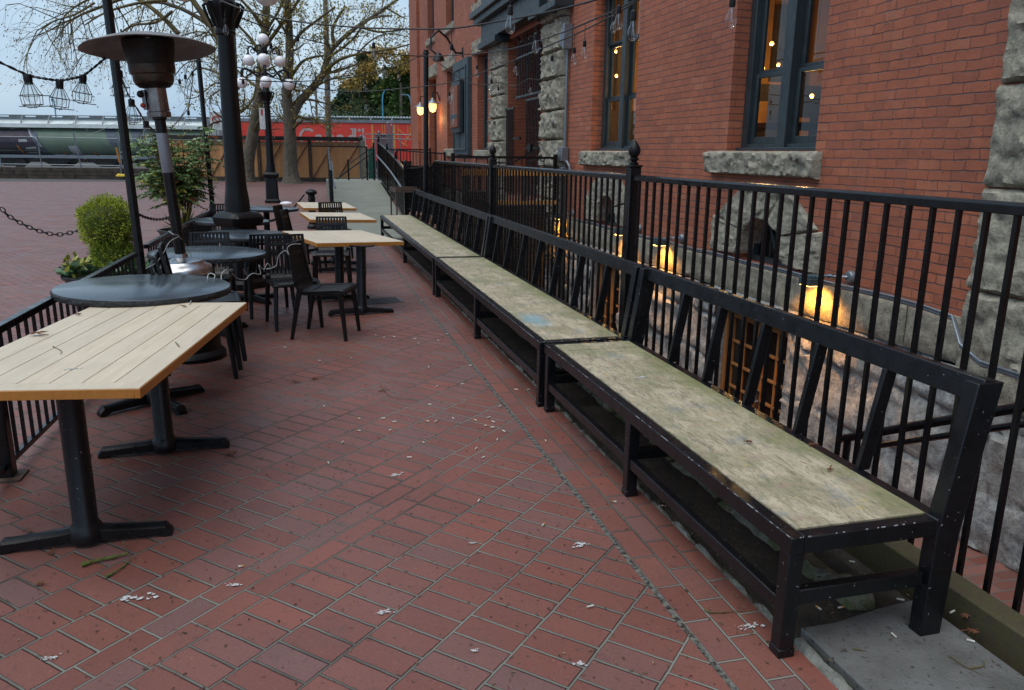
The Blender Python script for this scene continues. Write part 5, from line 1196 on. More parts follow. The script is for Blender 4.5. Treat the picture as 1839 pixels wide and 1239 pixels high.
# ---- train
DT = 61.0
def tr_origin(px): v = atd(px, 300, DT); v.z = 0; return v
O = tr_origin(-60); E_ = tr_origin(760); td = (E_-O); tang = math.atan2(td.y, td.x)
def tloc(px): return (tr_origin(px)-O).length
def zat(px, py): return atd(px, py, DT).z
TL = tloc(376)
t = thing('hopper_car', O, 'long faded green railway hopper car with white roof edge and dark graffiti', 'train car', 'railway cars behind the plaza', rz=tang)
b = MB(); zl, zh = 1.05, 3.2; prof = []
for k in range(9):
    a = R(-52+k*13); prof.append((1.55-1.55*math.cos(a)*1.0-.02, 2.2+1.28*math.sin(a)))
poly = [(p[0], p[1]) for p in prof]+[(1.6, 3.23), (1.6, 1.1)]
b.prism(poly, (0, 0, 0), (0, 1, 0), (0, 0, 1), (1, 0, 0), TL); b.build('tank_body', M['greencar'], t, smooth=25)
b = MB(); b.box(-.1, TL+.1, -.05, .10, 3.10, 3.38); b.add([(-.1, -.02, 3.385), (TL+.1, -.02, 3.385), (TL+.1, .9, 3.86), (-.1, .9, 3.86)], [(0, 1, 2, 3)]); b.box(-.1, TL+.1, .9, 2.2, 3.6, 3.9)
b.build('roof', M['ltroof'], t, smooth=0)
b = MB(); b.box(0, TL, .35, .9, 3.98, 4.03)
for k in range(12): x = .5+k*2.05; b.beam((x, .0, 3.4), (x, .35, 4.0), .07, .05); b.box(x+.6, x+1.5, 1.0, 1.6, 3.9, 4.06)
b.build('roof_walkway', M['greyroof'], t, smooth=0)
b = MB(); b.box(-.05, TL+.05, -.03, .15, .86, 1.08); b.build('side_sill', M['galv'], t)
b = MB()
for k in range(5): x = 1.5+k*TL/5; b.prism([(x, .9), (x+TL/5-.8, .9), (x+TL/5-1.8, .25), (x+1.2, .25)], (0, .3, 0), (1, 0, 0), (0, 0, 1), (0, 1, 0), 1.6)
for x in (2.0, 4.0, TL-4.2, TL-2.2): b.lathe([(.42, -.06), (.45, 0), (.45, .06)], (x, .25, .50), 20, Matrix.Translation((x, .25, .5)) @ Matrix.Rotation(math.pi/2, 4, 'X') @ Matrix.Translation((-x, -.25, -.5)))
b.box(-.3, TL+.4, .5, 2.4, .55, .8); b.build('undercarriage', M['dkmetal'], t, smooth=0)
def ysurf(z): 
    s_ = max(-1, min(1, (z-2.2)/1.28)); return 1.55-1.55*math.sqrt(1-s_*s_)-.02
def onside(px, py, off=.02):
    z = zat(px, py); return Vector((tloc(px), ysurf(z)-off, z))
def decal(polys, m, name, off=.02, split=6):
    for quad in polys:   # four px corners: top-left, top-right, bottom-right, bottom-left
        g = []; b = MB()
        for j in range(split+1):
            v = j/split
            for i in (0, 1):
                p0 = quad[0 if i == 0 else 1]; p1 = quad[3 if i == 0 else 2]; g.append(onside(p0[0]*(1-v)+p1[0]*v, p0[1]*(1-v)+p1[1]*v, off))
        b.add(g, [(j*2, j*2+1, j*2+3, j*2+2) for j in range(split)])
        b.build(name, m, t, smooth=0)
decal([[(-30, 225), (62, 225), (88, 284), (-30, 284)]], M['graf1'], 'graffiti', .025)
decal([[(54, 224), (62, 224), (92, 284), (80, 284)], [(190, 225), (208, 225), (222, 262), (204, 262)], [(236, 225), (254, 225), (266, 262), (248, 262)]], M['graf2'], 'graffiti', .035)
decal([[(52, 225), (55, 225), (65, 244), (62, 244)], [(62, 242), (72, 247), (72, 249), (62, 245)], [(71, 248), (74, 248), (80, 264), (77, 264)], [(126, 262), (143, 261), (146, 280), (129, 281)], [(153, 225), (160, 225), (164, 235), (160, 235)], [(40, 250), (55, 250), (56, 255), (41, 255)], [(48, 265), (68, 263), (69, 267), (49, 268)], [(46, 273), (66, 273), (67, 275), (47, 275)], [(24, 228), (38, 226), (40, 229), (25, 232)]], M['graf3'], 'graffiti', .045)
decal([[(112, 272), (116, 272), (118, 281), (114, 281)], [(166, 272), (170, 272), (172, 281), (168, 281)], [(34, 260), (37, 260), (43, 280), (39, 280)]], M['orange'], 'orange_mark', .05)
# red car
O2 = tr_origin(428); RL = (tr_origin(762)-O2).length
t = thing('red_train_car', O2, 'bright red railway car with white Canada lettering and gold line drawings', 'train car', 'railway cars behind the plaza', rz=tang)
b = MB(); b.box(0, RL, 0, 2.6, .95, 3.72); b.build('car_body', M['red'], t)
b = MB(); b.box(-.05, RL+.05, -.06, 2.6, 3.72, 3.95); b.box(0, RL, .2, 1.0, 4.08, 4.13)
for k in range(int(RL/1.6)): b.beam((.6+k*1.6, -.05, 3.74), (.6+k*1.6, .25, 4.1), .07, .06); 
b.build('roof', M['greyroof'], t, smooth=0)
b = MB(); n = int(RL/.22)
for k in range(n): b.tube([(.11+k*.22, .55, 4.17), (.11+k*.22, .9, 4.17)], .07, 6)
b.build('corrugated_walkway', M['ltroof'], t)
b = MB(); b.box(0, RL, .2, 2.2, .4, .9); b.build('undercarriage', M['dkmetal'], t)
tx = bpy.data.curves.new('car_lettering', 'FONT'); tx.body = 'Canada'; tx.size = 3.2; tx.extrude = .004
to = bpy.data.objects.new('car_lettering', tx); COL.objects.link(to); bpy.context.view_layer.update()
dg = bpy.context.evaluated_depsgraph_get(); me = bpy.data.meshes.new_from_object(to.evaluated_get(dg)); bpy.data.objects.remove(to)
xs = [v.co.x for v in me.vertices]; wx = max(xs)-min(xs); ys_ = [v.co.y for v in me.vertices]; hy = max(ys_)-min(ys_)
def rloc(px): return (tr_origin(px)-O2).length
tw = rloc(661)-rloc(540); sx = tw/wx; zt = zat(560, 230); zb = zat(560, 263); sz = (zt-zb)/hy; mn = min(xs); mny = min(ys_)
for v in me.vertices: v.co = Vector(((v.co.x-mn)*sx+rloc(540), -.012+v.co.z, zb+(v.co.y-mny)*sz))
me.materials.clear(); me.materials.append(M['white']); lo = bpy.data.objects.new('lettering', me); COL.objects.link(lo); lo.parent = t
# flag above the last letter
b = MB(); fz0, fz1 = zat(650, 238), zat(650, 230.5)
for a, c in ((638, 642), (652.5, 656)): b.box(rloc(a), rloc(c), -.02, -.012, fz0, fz1)
cx_ = rloc(647.5); hz = (fz0+fz1)/2; r_ = (fz1-fz0)/2
leaf = [(0, 1), (.22, .62), (.5, .75), (.42, .25), (.75, .45), (.95, .1), (.6, -.2), (.65, -.45), (.1, -.42), (.08, -1), (-.08, -1), (-.1, -.42), (-.65, -.45), (-.6, -.2), (-.95, .1), (-.75, .45), (-.42, .25), (-.5, .75), (-.22, .62)]
b.prism([(x_*r_, z_*r_) for x_, z_ in leaf], (cx_, -.02, hz), (1, 0, 0), (0, 0, 1), (0, 1, 0), .008)
b.box(rloc(632), rloc(637), -.02, -.012, fz1-.10, fz1); b.box(rloc(634.5), rloc(637), -.02, -.012, fz0-.25, fz1-.1); b.build('flag_emblem', M['white'], t, smooth=0)
b = MB()
def gl(P, w_=.05):
    Q = smoothp([Vector((rloc(a), -.02, zat(a, c))) for a, c in P], 6); b.tube(Q, w_/2, 4)
gl([(671, 224), (673, 236), (684, 244)]); gl([(671, 224), (671, 268)], .14); gl([(710, 224), (709, 236), (698, 244)], .08); gl([(710, 224), (710, 268)], .14); gl([(689, 224), (689, 244)]); gl([(693, 224), (693, 244)])
gl([(717, 224), (717, 232), (728, 242), (736, 252)]); gl([(717, 232), (718, 252), (732, 262)]); gl([(734, 224), (734, 244)]); gl([(738, 224), (738, 244)]); gl([(742, 238), (735, 246), (726, 262)])
b.build('gold_drawing', M['gold'], t)
# boxcar end / container between
q = tr_origin(375); t = thing('container', q+Vector((.2, -2.5, 0)), 'pale corrugated container behind the no parking sign', 'container', rz=tang)
cl = (tr_origin(398)-q).length; b = MB(); b.box(0, cl, .1, 2, .9, 3.65)
for k in range(6): b.box(k*cl/6+.02, k*cl/6+.12, .04, .1, 1.0, 3.5)
b.build('corrugated_side', M['container'], t, smooth=0); b = MB(); b.box(-.04, cl+.04, .0, .12, 3.5, 3.7); b.box(-.04, cl+.04, .0, .12, .85, .98); b.build('frame', M['galv'], t)
# posts and gate before the red car
for k, (px, y0_, lab) in enumerate([(682, 238, 'slim grey steel post left of the dark gate panel before the red car'), (698, 222, 'tallest grey steel post in front of the red car'), (705, 226, 'grey steel post right of the dark gate panel')]):
    q = atd(px, 300, 44); tq = atd(px, y0_, 44); b = MB(); b.tube([(0, 0, 0), (0, 0, tq.z)], .06, 8); b.lathe([(.06, tq.z), (.07, tq.z+.03), (.01, tq.z+.1)], (0, 0, 0), 8)
    tag(b.build('steel_post', M['galv'], loc=(q.x, q.y, 0)), lab, 'post', 'grey steel posts by the tracks')
q = atd(677, 300, 44.6); tq = atd(677, 242, 44.6); w_ = (atd(703, 300, 44.6)-q).length
t = thing('gate_panel', (q.x, q.y, 0), 'dark grey slatted gate panel in front of the red car', 'gate', rz=-R(15)); b = MB()
for k in range(10): b.box(k*w_/10, (k+.85)*w_/10, 0, .04, .1, tq.z)
b.build('slats', M['greyroof'], t, smooth=0); b = MB(); b.box(-.03, w_+.03, -.03, .07, tq.z, tq.z+.06); b.box(-.03, w_+.03, -.03, .07, .04, .1); b.build('frame', M['dkmetal'], t)
q = atd(662, 300, 45); tq = atd(662, 268, 45); w_ = (atd(674, 300, 45)-q).length; b = MB(); b.box(0, w_, 0, .3, 0, tq.z); b.box(-.02, w_+.02, -.02, .32, tq.z, tq.z+.05)
tag(b.build('green_bin', M['green'], loc=(q.x, q.y, 0), bev=.02), 'green utility bin at the foot of the red train car', 'bin')
q = atd(652, 300, 44.3); t = thing('pipe_railing', (q.x, q.y, 0), 'pale pipe railing crossing in front of the red car', 'railing', rz=-R(15)); w_ = (atd(742, 300, 44.3)-q).length; b = MB()
for z in (atd(652, 241, 44.3).z, atd(652, 249, 44.3).z): b.tube([(0, 0, z), (w_, 0, z)], .03, 6)
b.build('rail', M['galv'], t); b = MB()
for k in range(5): b.tube([(k*w_/4, 0, 0), (k*w_/4, 0, 2.5)], .03, 6)
b.build('posts', M['galv'], t)
# utility pole, blue lamp posts
for (xb, yb, xt, yt, d_, r_, m_, nm, lab, cat) in ((592, 320, 584, -10, 47, .16, 'utilpole', 'utility_pole', 'thick weathered wooden utility pole behind the cedar fence', 'pole'), (572, 300, 566, 130, 70, .10, 'utilpole', 'utility_pole', 'thin distant utility pole left of the thick wooden one', 'pole')):
    a_ = atd(xb, yb, d_); c_ = atd(xt, yt, d_); b = MB(); b.tube([(0, 0, -a_.z), c_-a_], [r_*1.1, r_*.85], 10); tag(b.build(nm, M[m_], loc=a_), lab, cat)
def bluelamp(px, pt, d_, lab, flip=1):
    a_ = atd(px, 262, d_); a_.z = 0; zt = atd(px, pt, d_).z; t = thing('blue_lamp_post', a_, lab, 'lamp post', 'tall blue lamp posts beyond the train', rz=-R(15))
    b = MB(); P = [(0, 0, 0), (0, 0, zt-.9), (.06*flip, 0, zt-.4), (.22*flip, 0, zt-.08), (.45*flip, 0, zt)]; b.tube(P, .06, 8); b.build('post', M['cyanpole'], t)
    b = MB(); b.box(min(.42*flip, .9*flip), max(.42*flip, .9*flip), -.1, .1, zt-.05, zt+.05); b.build('lamp_head', M['galv'], t)
bluelamp(689, 161, 72, 'blue curved lamp post in front of the evergreen trees'); bluelamp(740, 170, 72, 'blue lamp post half behind the brick building corner', -1); bluelamp(107, 172, 80, 'blue lamp post rising above the hopper car at far left', -1)
# ================================================================ TREES
def grow(b, bl, p, d, L, r, lev, leafn, lsz, droop=0.0):
    n = 4; P = [p]; dd = d.normalized()
    for k in range(n):
        dd = (dd+rdir()*.30+Vector((0, 0, .10 if not droop else -droop))).normalized(); P.append(P[-1]+dd*L/n)
    rs = [r*(1-.55*k/n) for k in range(n+1)]; b.tube(P, rs, 5 if r > .04 else 3, False)
    if lev <= 0 or r < .006:
        for k in range(leafn):
            q_ = P[1+rng.randrange(n)]+rdir()*.10; leafmesh(bl, q_, rdir()+Vector((0, 0, -.6 if droop else .1)), rdir(), lsz*rng.uniform(.6, 1.3), lsz*(.7 if not droop else .36))
        return
    for k in range(3 if lev > 1 else 4):
        i = 1+rng.randrange(n); grow(b, bl, P[i], (dd+rdir()*.95), L*rng.uniform(.55, .8), rs[i]*.6, lev-1, leafn, lsz, droop)
def pxtree(label, base, limbs, d_, r0, leafm, seed, lev=3, leafn=3, lsz=.12, droop=0, twigp=.5, extra=()):
    rng.seed(seed); o_ = atd(base[0], base[1], d_); o_.z = 0
    t = thing('tree', o_, label, 'tree', 'leafing street trees before the train'); b = MB(); bt = MB(); bl = MB()
    for li, (pts, ra, rb) in enumerate(limbs):
        Q = []
        off = 0
        for k, (a, c) in enumerate(pts):
            q_ = atd(a, c, d_); 
            if li: q_ += Vector((0, 1, 0))*math.sin(li*2.1)*.9*k/len(pts)*2
            Q.append(q_-o_)
        if li == 0: Q[0].z = -.05
        Q = smoothp(Q, 4); n = len(Q); rs = [ra+(rb-ra)*k/(n-1) for k in range(n)]
        if li == 0:
            rs[0] *= 1.7; rs[1] *= 1.3; rs[2] *= 1.1
        (b if ra > .12 else bt).tube(Q, rs, 10 if ra > .1 else 6)
        st = 6 if li == 0 else 2
        for k in range(st, n):
            if rng.random() < twigp:
                dd = (Q[min(k+1, n-1)]-Q[k-1]).normalized(); side = rdir(); side -= dd*side.dot(dd)*.6; grow(bt, bl, Q[k], side+dd*.5, rng.uniform(.9, 1.9), max(.02, rs[k]*.35), lev-1, leafn, lsz, droop)
    b.build('trunk', M['bark'], t, smooth=60); bt.build('branches', M['twig'], t, smooth=0); bl.build('foliage', M[leafm], t, smooth=0); return t
pxtree('mossy leaning tree trunk directly left of the distant street lamp', (442, 320), [
    ([(442, 322), (447, 280), (456, 230), (466, 165), (471, 100), (477, 40), (482, -60)], .34, .16), ([(470, 110), (455, 75), (425, 40), (400, 10)], .10, .04), ([(472, 90), (495, 60), (520, 30), (545, -5)], .12, .05),
    ([(466, 160), (440, 140), (420, 120), (400, 112)], .07, .03), ([(468, 135), (490, 118), (510, 112)], .06, .02), ([(476, 50), (450, 20), (420, -10)], .10, .05), ([(474, 60), (500, 20), (515, -20)], .09, .04)], 42, .3, 'leafy', 11, 4, 3, .11, twigp=.5)
pxtree('forked mossy tree right of the distant street lamp, standing before the cedar fence', (524, 325), [
    ([(524, 327), (522, 290), (521, 245), (519, 212), (515, 165), (520, 110), (519, 50), (514, -40)], .36, .15), ([(520, 225), (536, 186), (562, 156), (580, 132), (588, 105), (600, 82), (640, 45), (690, 12), (740, -25)], .24, .06),
    ([(582, 130), (610, 108), (650, 98), (700, 92), (733, 84)], .09, .03), ([(560, 158), (600, 140), (640, 134)], .07, .02), ([(516, 150), (540, 112), (562, 100), (590, 94)], .10, .04), ([(519, 90), (540, 62), (570, 40), (600, 20)], .09, .04), ([(600, 84), (598, 50), (620, 10)], .10, .05), ([(640, 46), (680, 55), (720, 50), (735, 45)], .07, .03),
    ([(519, 70), (500, 40), (470, 25)], .07, .03), ([(640, 98), (670, 70), (700, 60), (734, 66)], .05, .02), ([(690, 12), (720, 25), (735, 28)], .05, .02), ([(588, 105), (630, 75), (660, 40), (700, 35)], .07, .03)], 41, .3, 'leafy', 23, 4, 3, .12, twigp=.6)
pxtree('straight tall tree trunk mostly hidden behind the big lamp post', (423, 320), [
    ([(424, 322), (421, 260), (419, 190), (417, 120), (414, 50), (412, -60)], .26, .2), ([(415, 150), (385, 128), (350, 120), (330, 140)], .07, .02), ([(415, 90), (380, 50), (340, 25), (300, 12), (270, 15)], .13, .04), ([(414, 120), (400, 118), (370, 100), (345, 105)], .07, .02), ([(414, 40), (370, 0), (330, -30)], .12, .06), ([(416, 165), (390, 150), (360, 175), (340, 180)], .05, .015)], 37, .3, 'leafy', 31, 4, 3, .11, droop=.0, twigp=.6)
pxtree('tree whose fine hanging branches droop into the upper left of the sky', (416, 320), [
    ([(416, 322), (413, 260), (408, 180), (400, 90), (360, 20), (300, -60)], .12, .08), ([(320, 60), (280, 20), (230, -10), (170, 5), (120, 22), (92, 40)], .08, .02), ([(300, 0), (250, 10), (200, 30), (170, 55)], .06, .02), ([(310, 20), (280, 40), (240, 45), (215, 60), (190, 80)], .05, .02), ([(230, -10), (180, -15), (130, 0), (100, 15)], .05, .02), ([(170, 5), (140, 30), (110, 45), (88, 65)], .04, .015), ([(280, -30), (200, -30), (130, -20)], .06, .02)], 26, .2, 'willow', 47, 4, 3, .095, droop=.22, twigp=.75)
def evergreen(px, base, d_, h, r, m, label, n, seed, squash=1.):
    rng.seed(seed); o_ = atd(px, base, d_); o_.z = 0; t = thing('evergreen_tree', o_, label, 'tree', 'trees beyond the train')
    b = MB(); b.tube([(0, 0, 0), (0, 0, h*.9)], [.3, .08], 8); b.build('trunk', M['bark'], t)
    b = MB()
    for i in range(n):
        u = rng.random()**.8; z = h*(.06+.94*u); rad = r*(1-u**1.6*squash)*(.72+.28*math.sin(z*2.1+seed)+.3*noise.noise(Vector((z*.6, seed, 0)))); a = rng.uniform(0, 6.28)
        rad *= 1+.32*noise.noise(Vector((math.cos(a)*1.7, math.sin(a)*1.7, z*.55+seed)))
        rr = rad*rng.uniform(.62, 1.05); p = Vector((rr*math.cos(a), rr*math.sin(a), z-.25*rr*.3)); leafmesh(b, p, Vector((math.cos(a), math.sin(a), rng.uniform(-.5, .7)))+rdir()*.6, rdir(), rng.uniform(.3, .62), .22)
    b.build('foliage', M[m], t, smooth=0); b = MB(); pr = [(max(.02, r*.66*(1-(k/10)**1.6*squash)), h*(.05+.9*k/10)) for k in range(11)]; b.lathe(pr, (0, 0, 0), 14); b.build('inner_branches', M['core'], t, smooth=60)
evergreen(662, 262, 84, 11.2, 4.6, 'everg', 'broad dark evergreen left of the blue lamp post', 9000, 3, .9)
evergreen(704, 262, 82, 9.6, 3.2, 'everl', 'lighter green cedar directly behind the blue lamp post', 9000, 5, .85)
evergreen(735, 262, 80, 10.5, 3.6, 'everl', 'green cedar half hidden by the brick building corner', 8000, 8, .85)
evergreen(622, 262, 88, 8.4, 3.2, 'everg', 'low dark evergreen at the left end of the tree group', 6000, 13, .9)
rng.seed(77); o_ = atd(722, 262, 78); o_.z = 0; t = thing('maple_tree', o_, 'rust and yellow leaved tree above the cedars beside the brick corner', 'tree', 'trees beyond the train'); b = MB(); b.tube([(0, 0, 0), (0, 0, 8)], [.3, .1], 8); b.build('trunk', M['bark'], t); b = MB()
for i in range(3000):
    d = rdir(); c_ = rng.choice([Vector((0, 0, 9.5)), Vector((-3, 0, 9.0)), Vector((1.5, 0, 10.6)), Vector((-1.6, 0, 10.6)), Vector((-4.6, 0, 7.9))]); p = c_+Vector((d.x*1.7, d.y*1.7, d.z*.9))*rng.uniform(.3, 1.05)*(1+.4*noise.noise(d*3+c_)); leafmesh(b, p, rdir(), rdir(), rng.uniform(.18, .36), .17)
b.build('foliage', M['maple'], t, smooth=0)
o_ = atd(545, 262, 85); o_.z = 0; t = thing('pale_bush', o_, 'pale yellow green treetop just above the red car roof', 'tree', 'trees beyond the train'); b = MB(); b.tube([(0, 0, 0), (0, 0, 4)], [.2, .1], 6); b.build('trunk', M['bark'], t); b = MB()
for i in range(2600): d = rdir(); p = Vector((d.x*2.6, d.y*1.5, 3.9+d.z*1.1))*1.0+rdir()*.2; leafmesh(b, p, rdir(), rdir(), .3, .18)
b.build('foliage', M['leafy'], t, smooth=0)
# ================================================================ STRING LIGHTS
def bulb_parts(t, p, s=1.0, drop=.10, plain=True):
    s *= .86
    b = MB(); b.tube([(p.x, p.y, p.z), (p.x, p.y, p.z-drop)], .003, 4); b.lathe([(.010*s, 0), (.017*s, -.008*s), (.019*s, -.05*s), (.016*s, -.062*s)], (p.x, p.y, p.z-drop), 10); h = b.build('bulb_socket', M['plastic'], t)
    b = MB(); b.lathe([(.014*s, 0), (.016*s, -.015*s), (.030*s, -.055*s), (.033*s, -.078*s), (.028*s, -.10*s), (.014*s, -.114*s), (.002, -.117*s)], (p.x, p.y, p.z-drop-.06*s), 14); b.build('glass_bulb', M['bulbg'], h, smooth=80)
    b = MB(); z = p.z-drop-.06*s; b.tube([(p.x, p.y, z), (p.x, p.y, z-.035*s)], .004*s, 5)
    for a in range(4): b.tube([(p.x, p.y, z-.03*s), (p.x+.010*s*math.cos(a*1.57), p.y+.010*s*math.sin(a*1.57), z-.085*s)], .0008, 3)
    b.build('filament', M['steel'], h, smooth=0)
def string(label, pts, bulbs, r=.008, s=1.0, drop=.10):
    P = [aty(*q) for q in pts]; t = thing('string_lights', P[0], label, 'string lights', 'strings of clear bulbs over the patio'); b = MB(); b.tube([p-P[0] for p in smoothp(P, 6)], r, 5); b.build('cable', M['cable'], t)
    for q in bulbs:
        bulb_parts(t, aty(*q[:3])-P[0], q[3] if len(q) > 3 else s, q[4] if len(q) > 4 else drop)
string('highest string light cable, crossing from top centre past the brick corner to the dark hood', [(350, -20, 9), (440, 18, 8.6), (530, 38, 8.4), (640, 49, 8.1), (740, 52, 7.8), (811, 51, 7.4), (880, 41, 7), (963, 26, 6.5), (1040, 8, 6), (1120, -15, 5.5)],
       [(533, 38, 8.4), (670, 50, 8.0), (811, 51, 7.4), (963, 28, 6.5)], s=1.05, drop=.13)
string('string light cable running from the big lamp post to the narrow tall window', [(404, 20, 10), (485, 52, 10.6), (560, 73, 11.2), (640, 90, 11.8), (690, 96, 12.2), (765, 101, 13), (858, 96, 12), (926, 86, 10.5), (1000, 62, 9), (1050, 42, 8), (1110, 16, 7), (1170, -15, 6.2)],
       [(485, 52, 10.6), (691, 96, 12.2), (857, 96, 12), (927, 86, 10.5), (1051, 42, 8)], s=1.2, drop=.16)
string('string light cable sagging low from the lamp post past the blue grey board', [(425, 120, 11.5), (500, 142, 12.5), (570, 158, 13), (640, 165, 13.2), (740, 157, 12.8), (808, 148, 12.3), (883, 124, 11.2), (930, 106, 10.4), (995, 78, 9.2), (1033, 62, 8.6), (1100, 28, 7.5), (1150, -2, 6.8)],
       [(435, 124, 11.6), (657, 164, 13.2), (807, 148, 12.3), (883, 124, 11.2), (992, 78, 9.2), (1032, 62, 8.6)], s=1.2, drop=.13)
string('string light cable from the thin pole by the far door to the big lamp', [(764, 96, 15.4), (717, 117, 15), (660, 133, 14.5), (600, 142, 14), (540, 146, 13.5), (480, 146, 13), (430, 142, 12)], [(716, 117, 15), (655, 134, 14.5), (590, 143, 14)], s=1.1, drop=.1)
string('loosely waving string light cable from the thin pole to the stone pier', [(768, 98, 15.4), (806, 126, 15.2), (840, 148, 15), (870, 152, 14.9), (895, 148, 14.8), (925, 154, 14.6), (950, 142, 14.4), (970, 143, 14.3), (990, 128, 14), (1005, 121, 13.6), (1020, 131, 13.3)], [(895, 148, 14.8), (953, 142, 14.4), (1006, 121, 13.6)], s=1.2, drop=.08)
string('string light with big clear bulbs closest to the camera, hanging into the top edge', [(860, -40, 4.9), (917, -25, 4.6), (1000, -30, 4.4), (1080, -25, 4.2), (1140, -20, 4.0), (1230, -30, 3.9), (1318, -32, 3.7), (1420, -60, 3.6)], [(917, -25, 4.6, 1, .10), (1140, -20, 4.0, 1, .10), (1318, -32, 3.7, 1, .06), (1113, -22, 5.0, 1, .10), (1104, -20, 6.4, .9, .20)], s=1.0, drop=.1)
string('small string light loop at the thin pole behind the heater', [(356, 108, 13.2), (338, 112, 13), (325, 122, 12.8), (312, 138, 12.4), (300, 150, 12)], [(321, 126, 12.7), (331, 118, 12.9), (344, 112, 13)], s=1.3, drop=.12)
string('string light wire dangling down into the leafy shrub', [(349, 112, 13.2), (345, 150, 13.1), (340, 185, 13), (338, 200, 12.9)], [(338, 198, 12.9)], s=1.3, drop=.0)
b = MB(); p = aty(404, 30, 9.8); t = thing('string_lights', p, 'single clear bulb hanging in front of the capital of the big lamp post', 'string lights', 'strings of clear bulbs over the patio'); bulb_parts(t, Vector((0, 0, 0)), 1.15, .02); b.tube([(0, 0, 0), (0, .1, .12)], .005, 4); b.build('cable', M['cable'], t)
# caged bulbs
def cage(t, p, s, tilt):
    Mx = Matrix.Translation(p) @ Matrix.Rotation(tilt, 4, 'Y')
    b = MB(); b.lathe([(.024*s, .01), (.027*s, 0), (.027*s, -.03*s), (.022*s, -.055*s)], (0, 0, 0), 12, Mx); b.tube([Mx @ Vector(v) for v in ((0, 0, .0), (.01, 0, .03), (.025, 0, .025))], .002, 4); h = b.build('bulb_socket', M['plastic'], t)
    b = MB(); b.lathe([(.018*s, -.05*s), (.022*s, -.07*s), (.040*s, -.11*s), (.042*s, -.13*s), (.030*s, -.16*s), (.004*s, -.175*s)], (0, 0, 0), 16, Mx); b.build('glass_bulb', M['bulbg'], h, smooth=80)
    b = MB()
    for k in range(6):
        a = k*math.pi/3; c, s_ = math.cos(a), math.sin(a)
        b.tube([Mx @ (Vector(v)*s) for v in ((.022*c, .022*s_, -.04), (.068*c, .068*s_, -.125), (.062*c, .062*s_, -.185), (.02*c, .02*s_, -.205), (0, 0, -.20))][:3+(k % 2)*2], .0026, 4)
    for rr, z in ((.068, -.125), (.062, -.185), (.028, -.05)):
        b.tube([Mx @ (Vector((rr*math.cos(u*.5236), rr*math.sin(u*.5236), z))*s) for u in range(13)], .0026, 4)
    b.tube([Mx @ (Vector(v)*s) for v in ((-.09, .02, -.19), (0, -.03, -.20), (.10, .01, -.195))], .003, 4); b.build('wire_cage', M['cagewire'], h)
def cstring(label, pts, cg, s=1.0):
    P = [aty(*q) for q in pts]; t = thing('caged_string_lights', P[0], label, 'string lights', 'strings of caged bulbs by the heater'); Q = smoothp([p-P[0] for p in P], 6); b = MB()
    for ph in (0, math.pi):
        b.tube([q+Vector((0, .006*math.cos(k*1.3+ph), .006*math.sin(k*1.3+ph))) for k, q in enumerate(Q)], .0055, 5)
    b.build('cable', M['cable'], t)
    for i, (a, c, y, tl, sc_) in enumerate(cg): cage(t, aty(a, c, y)-P[0], sc_, tl)
cstring('string of caged bulbs drooping left of the heater reflector in front of the sky', [(-60, 85, 6.2), (0, 112, 6.3), (49, 134, 6.4), (80, 141, 6.4), (107, 144, 6.5), (128, 141, 6.5), (150, 135, 6.6), (170, 120, 6.7), (190, 104, 6.9), (205, 100, 7.4)], [(49, 136, 6.4, -.06, 1.05), (107, 146, 6.5, .12, .95), (149, 137, 6.6, .15, .95)])
cstring('string of caged bulbs falling from the leaning pole towards the leafy shrub', [(202, 92, 7.5), (214, 124, 7.7), (224, 155, 7.9), (236, 180, 8.1), (250, 200, 8.4), (263, 222, 8.8), (283, 240, 9.4), (290, 252, 9.8)], [(214, 128, 7.7, 0, 1.05), (236, 180, 8.1, .05, 1.05), (262, 219, 8.8, 0, 1.1)])
b = MB(); b.tube(smoothp([aty(208, 10, 7.8), aty(222, 30, 7.9), (aty(236, 55, 8.0))]), .006, 5); b.tube(smoothp([aty(300, 240, 10), aty(330, 205, 11), aty(345, 185, 12)]), .006, 5)
tag(b.build('loose_cable', M['cable']), 'loose cable ends above the heater reflector and in the shrub', 'cable')
# ================================================================ LITTER
rng.seed(5)
def on_ground(px, py): return atz(px, py, .004)
def butt(px, py, cork, a=None):
    p = on_ground(px, py); a = rng.uniform(0, 3.14) if a is None else a; c, s_ = math.cos(a), math.sin(a); L = rng.uniform(.010, .014)
    t = thing('cigarette_butt', (p.x, p.y, .004), 'small cigarette butt with orange filter lying on the red paving' if cork else 'small white cigarette butt lying on the red paving', 'cigarette butt', 'orange cigarette butts on the paving' if cork else 'white cigarette butts on the paving')
    b = MB(); b.tube([(-c*L, -s_*L, .004), (c*L*.1, s_*L*.1, .004)], .0036, 7); b.build('paper', M['butt'], t, smooth=40)
    b = MB(); b.tube([(c*L*.1, s_*L*.1, .004), (c*L, s_*L, .004)], .0036, 7); b.build('filter', M['filter' if cork else 'butt'], t, smooth=40)
for px, py in ((645, 752), (767, 757), (853, 755), (873, 765), (644, 778-4), (1103, 902), (980, 792), (1470, 1093), (433, 1018), (976, 943), (760, 795)): butt(px, py, True)
for px, py in ((574, 648), (582, 730), (688, 752), (701, 773), (708, 758), (783, 757), (814, 752), (878, 750), (886, 758), (884, 768), (893, 790), (868, 822), (855, 806), (512, 624), (631, 643), (772, 727), (785, 694), (787, 612), (803, 600), (708, 605), (745, 609), (752, 617), (830, 690), (640, 590), (898, 730), (735, 822), (860, 900), (770, 660), (845, 657), (927, 700), (1060, 1090), (950, 700), (905, 775), (615, 795), (590, 832), (675, 602), (690, 606), (757, 540), (680, 520)): butt(px, py, False)
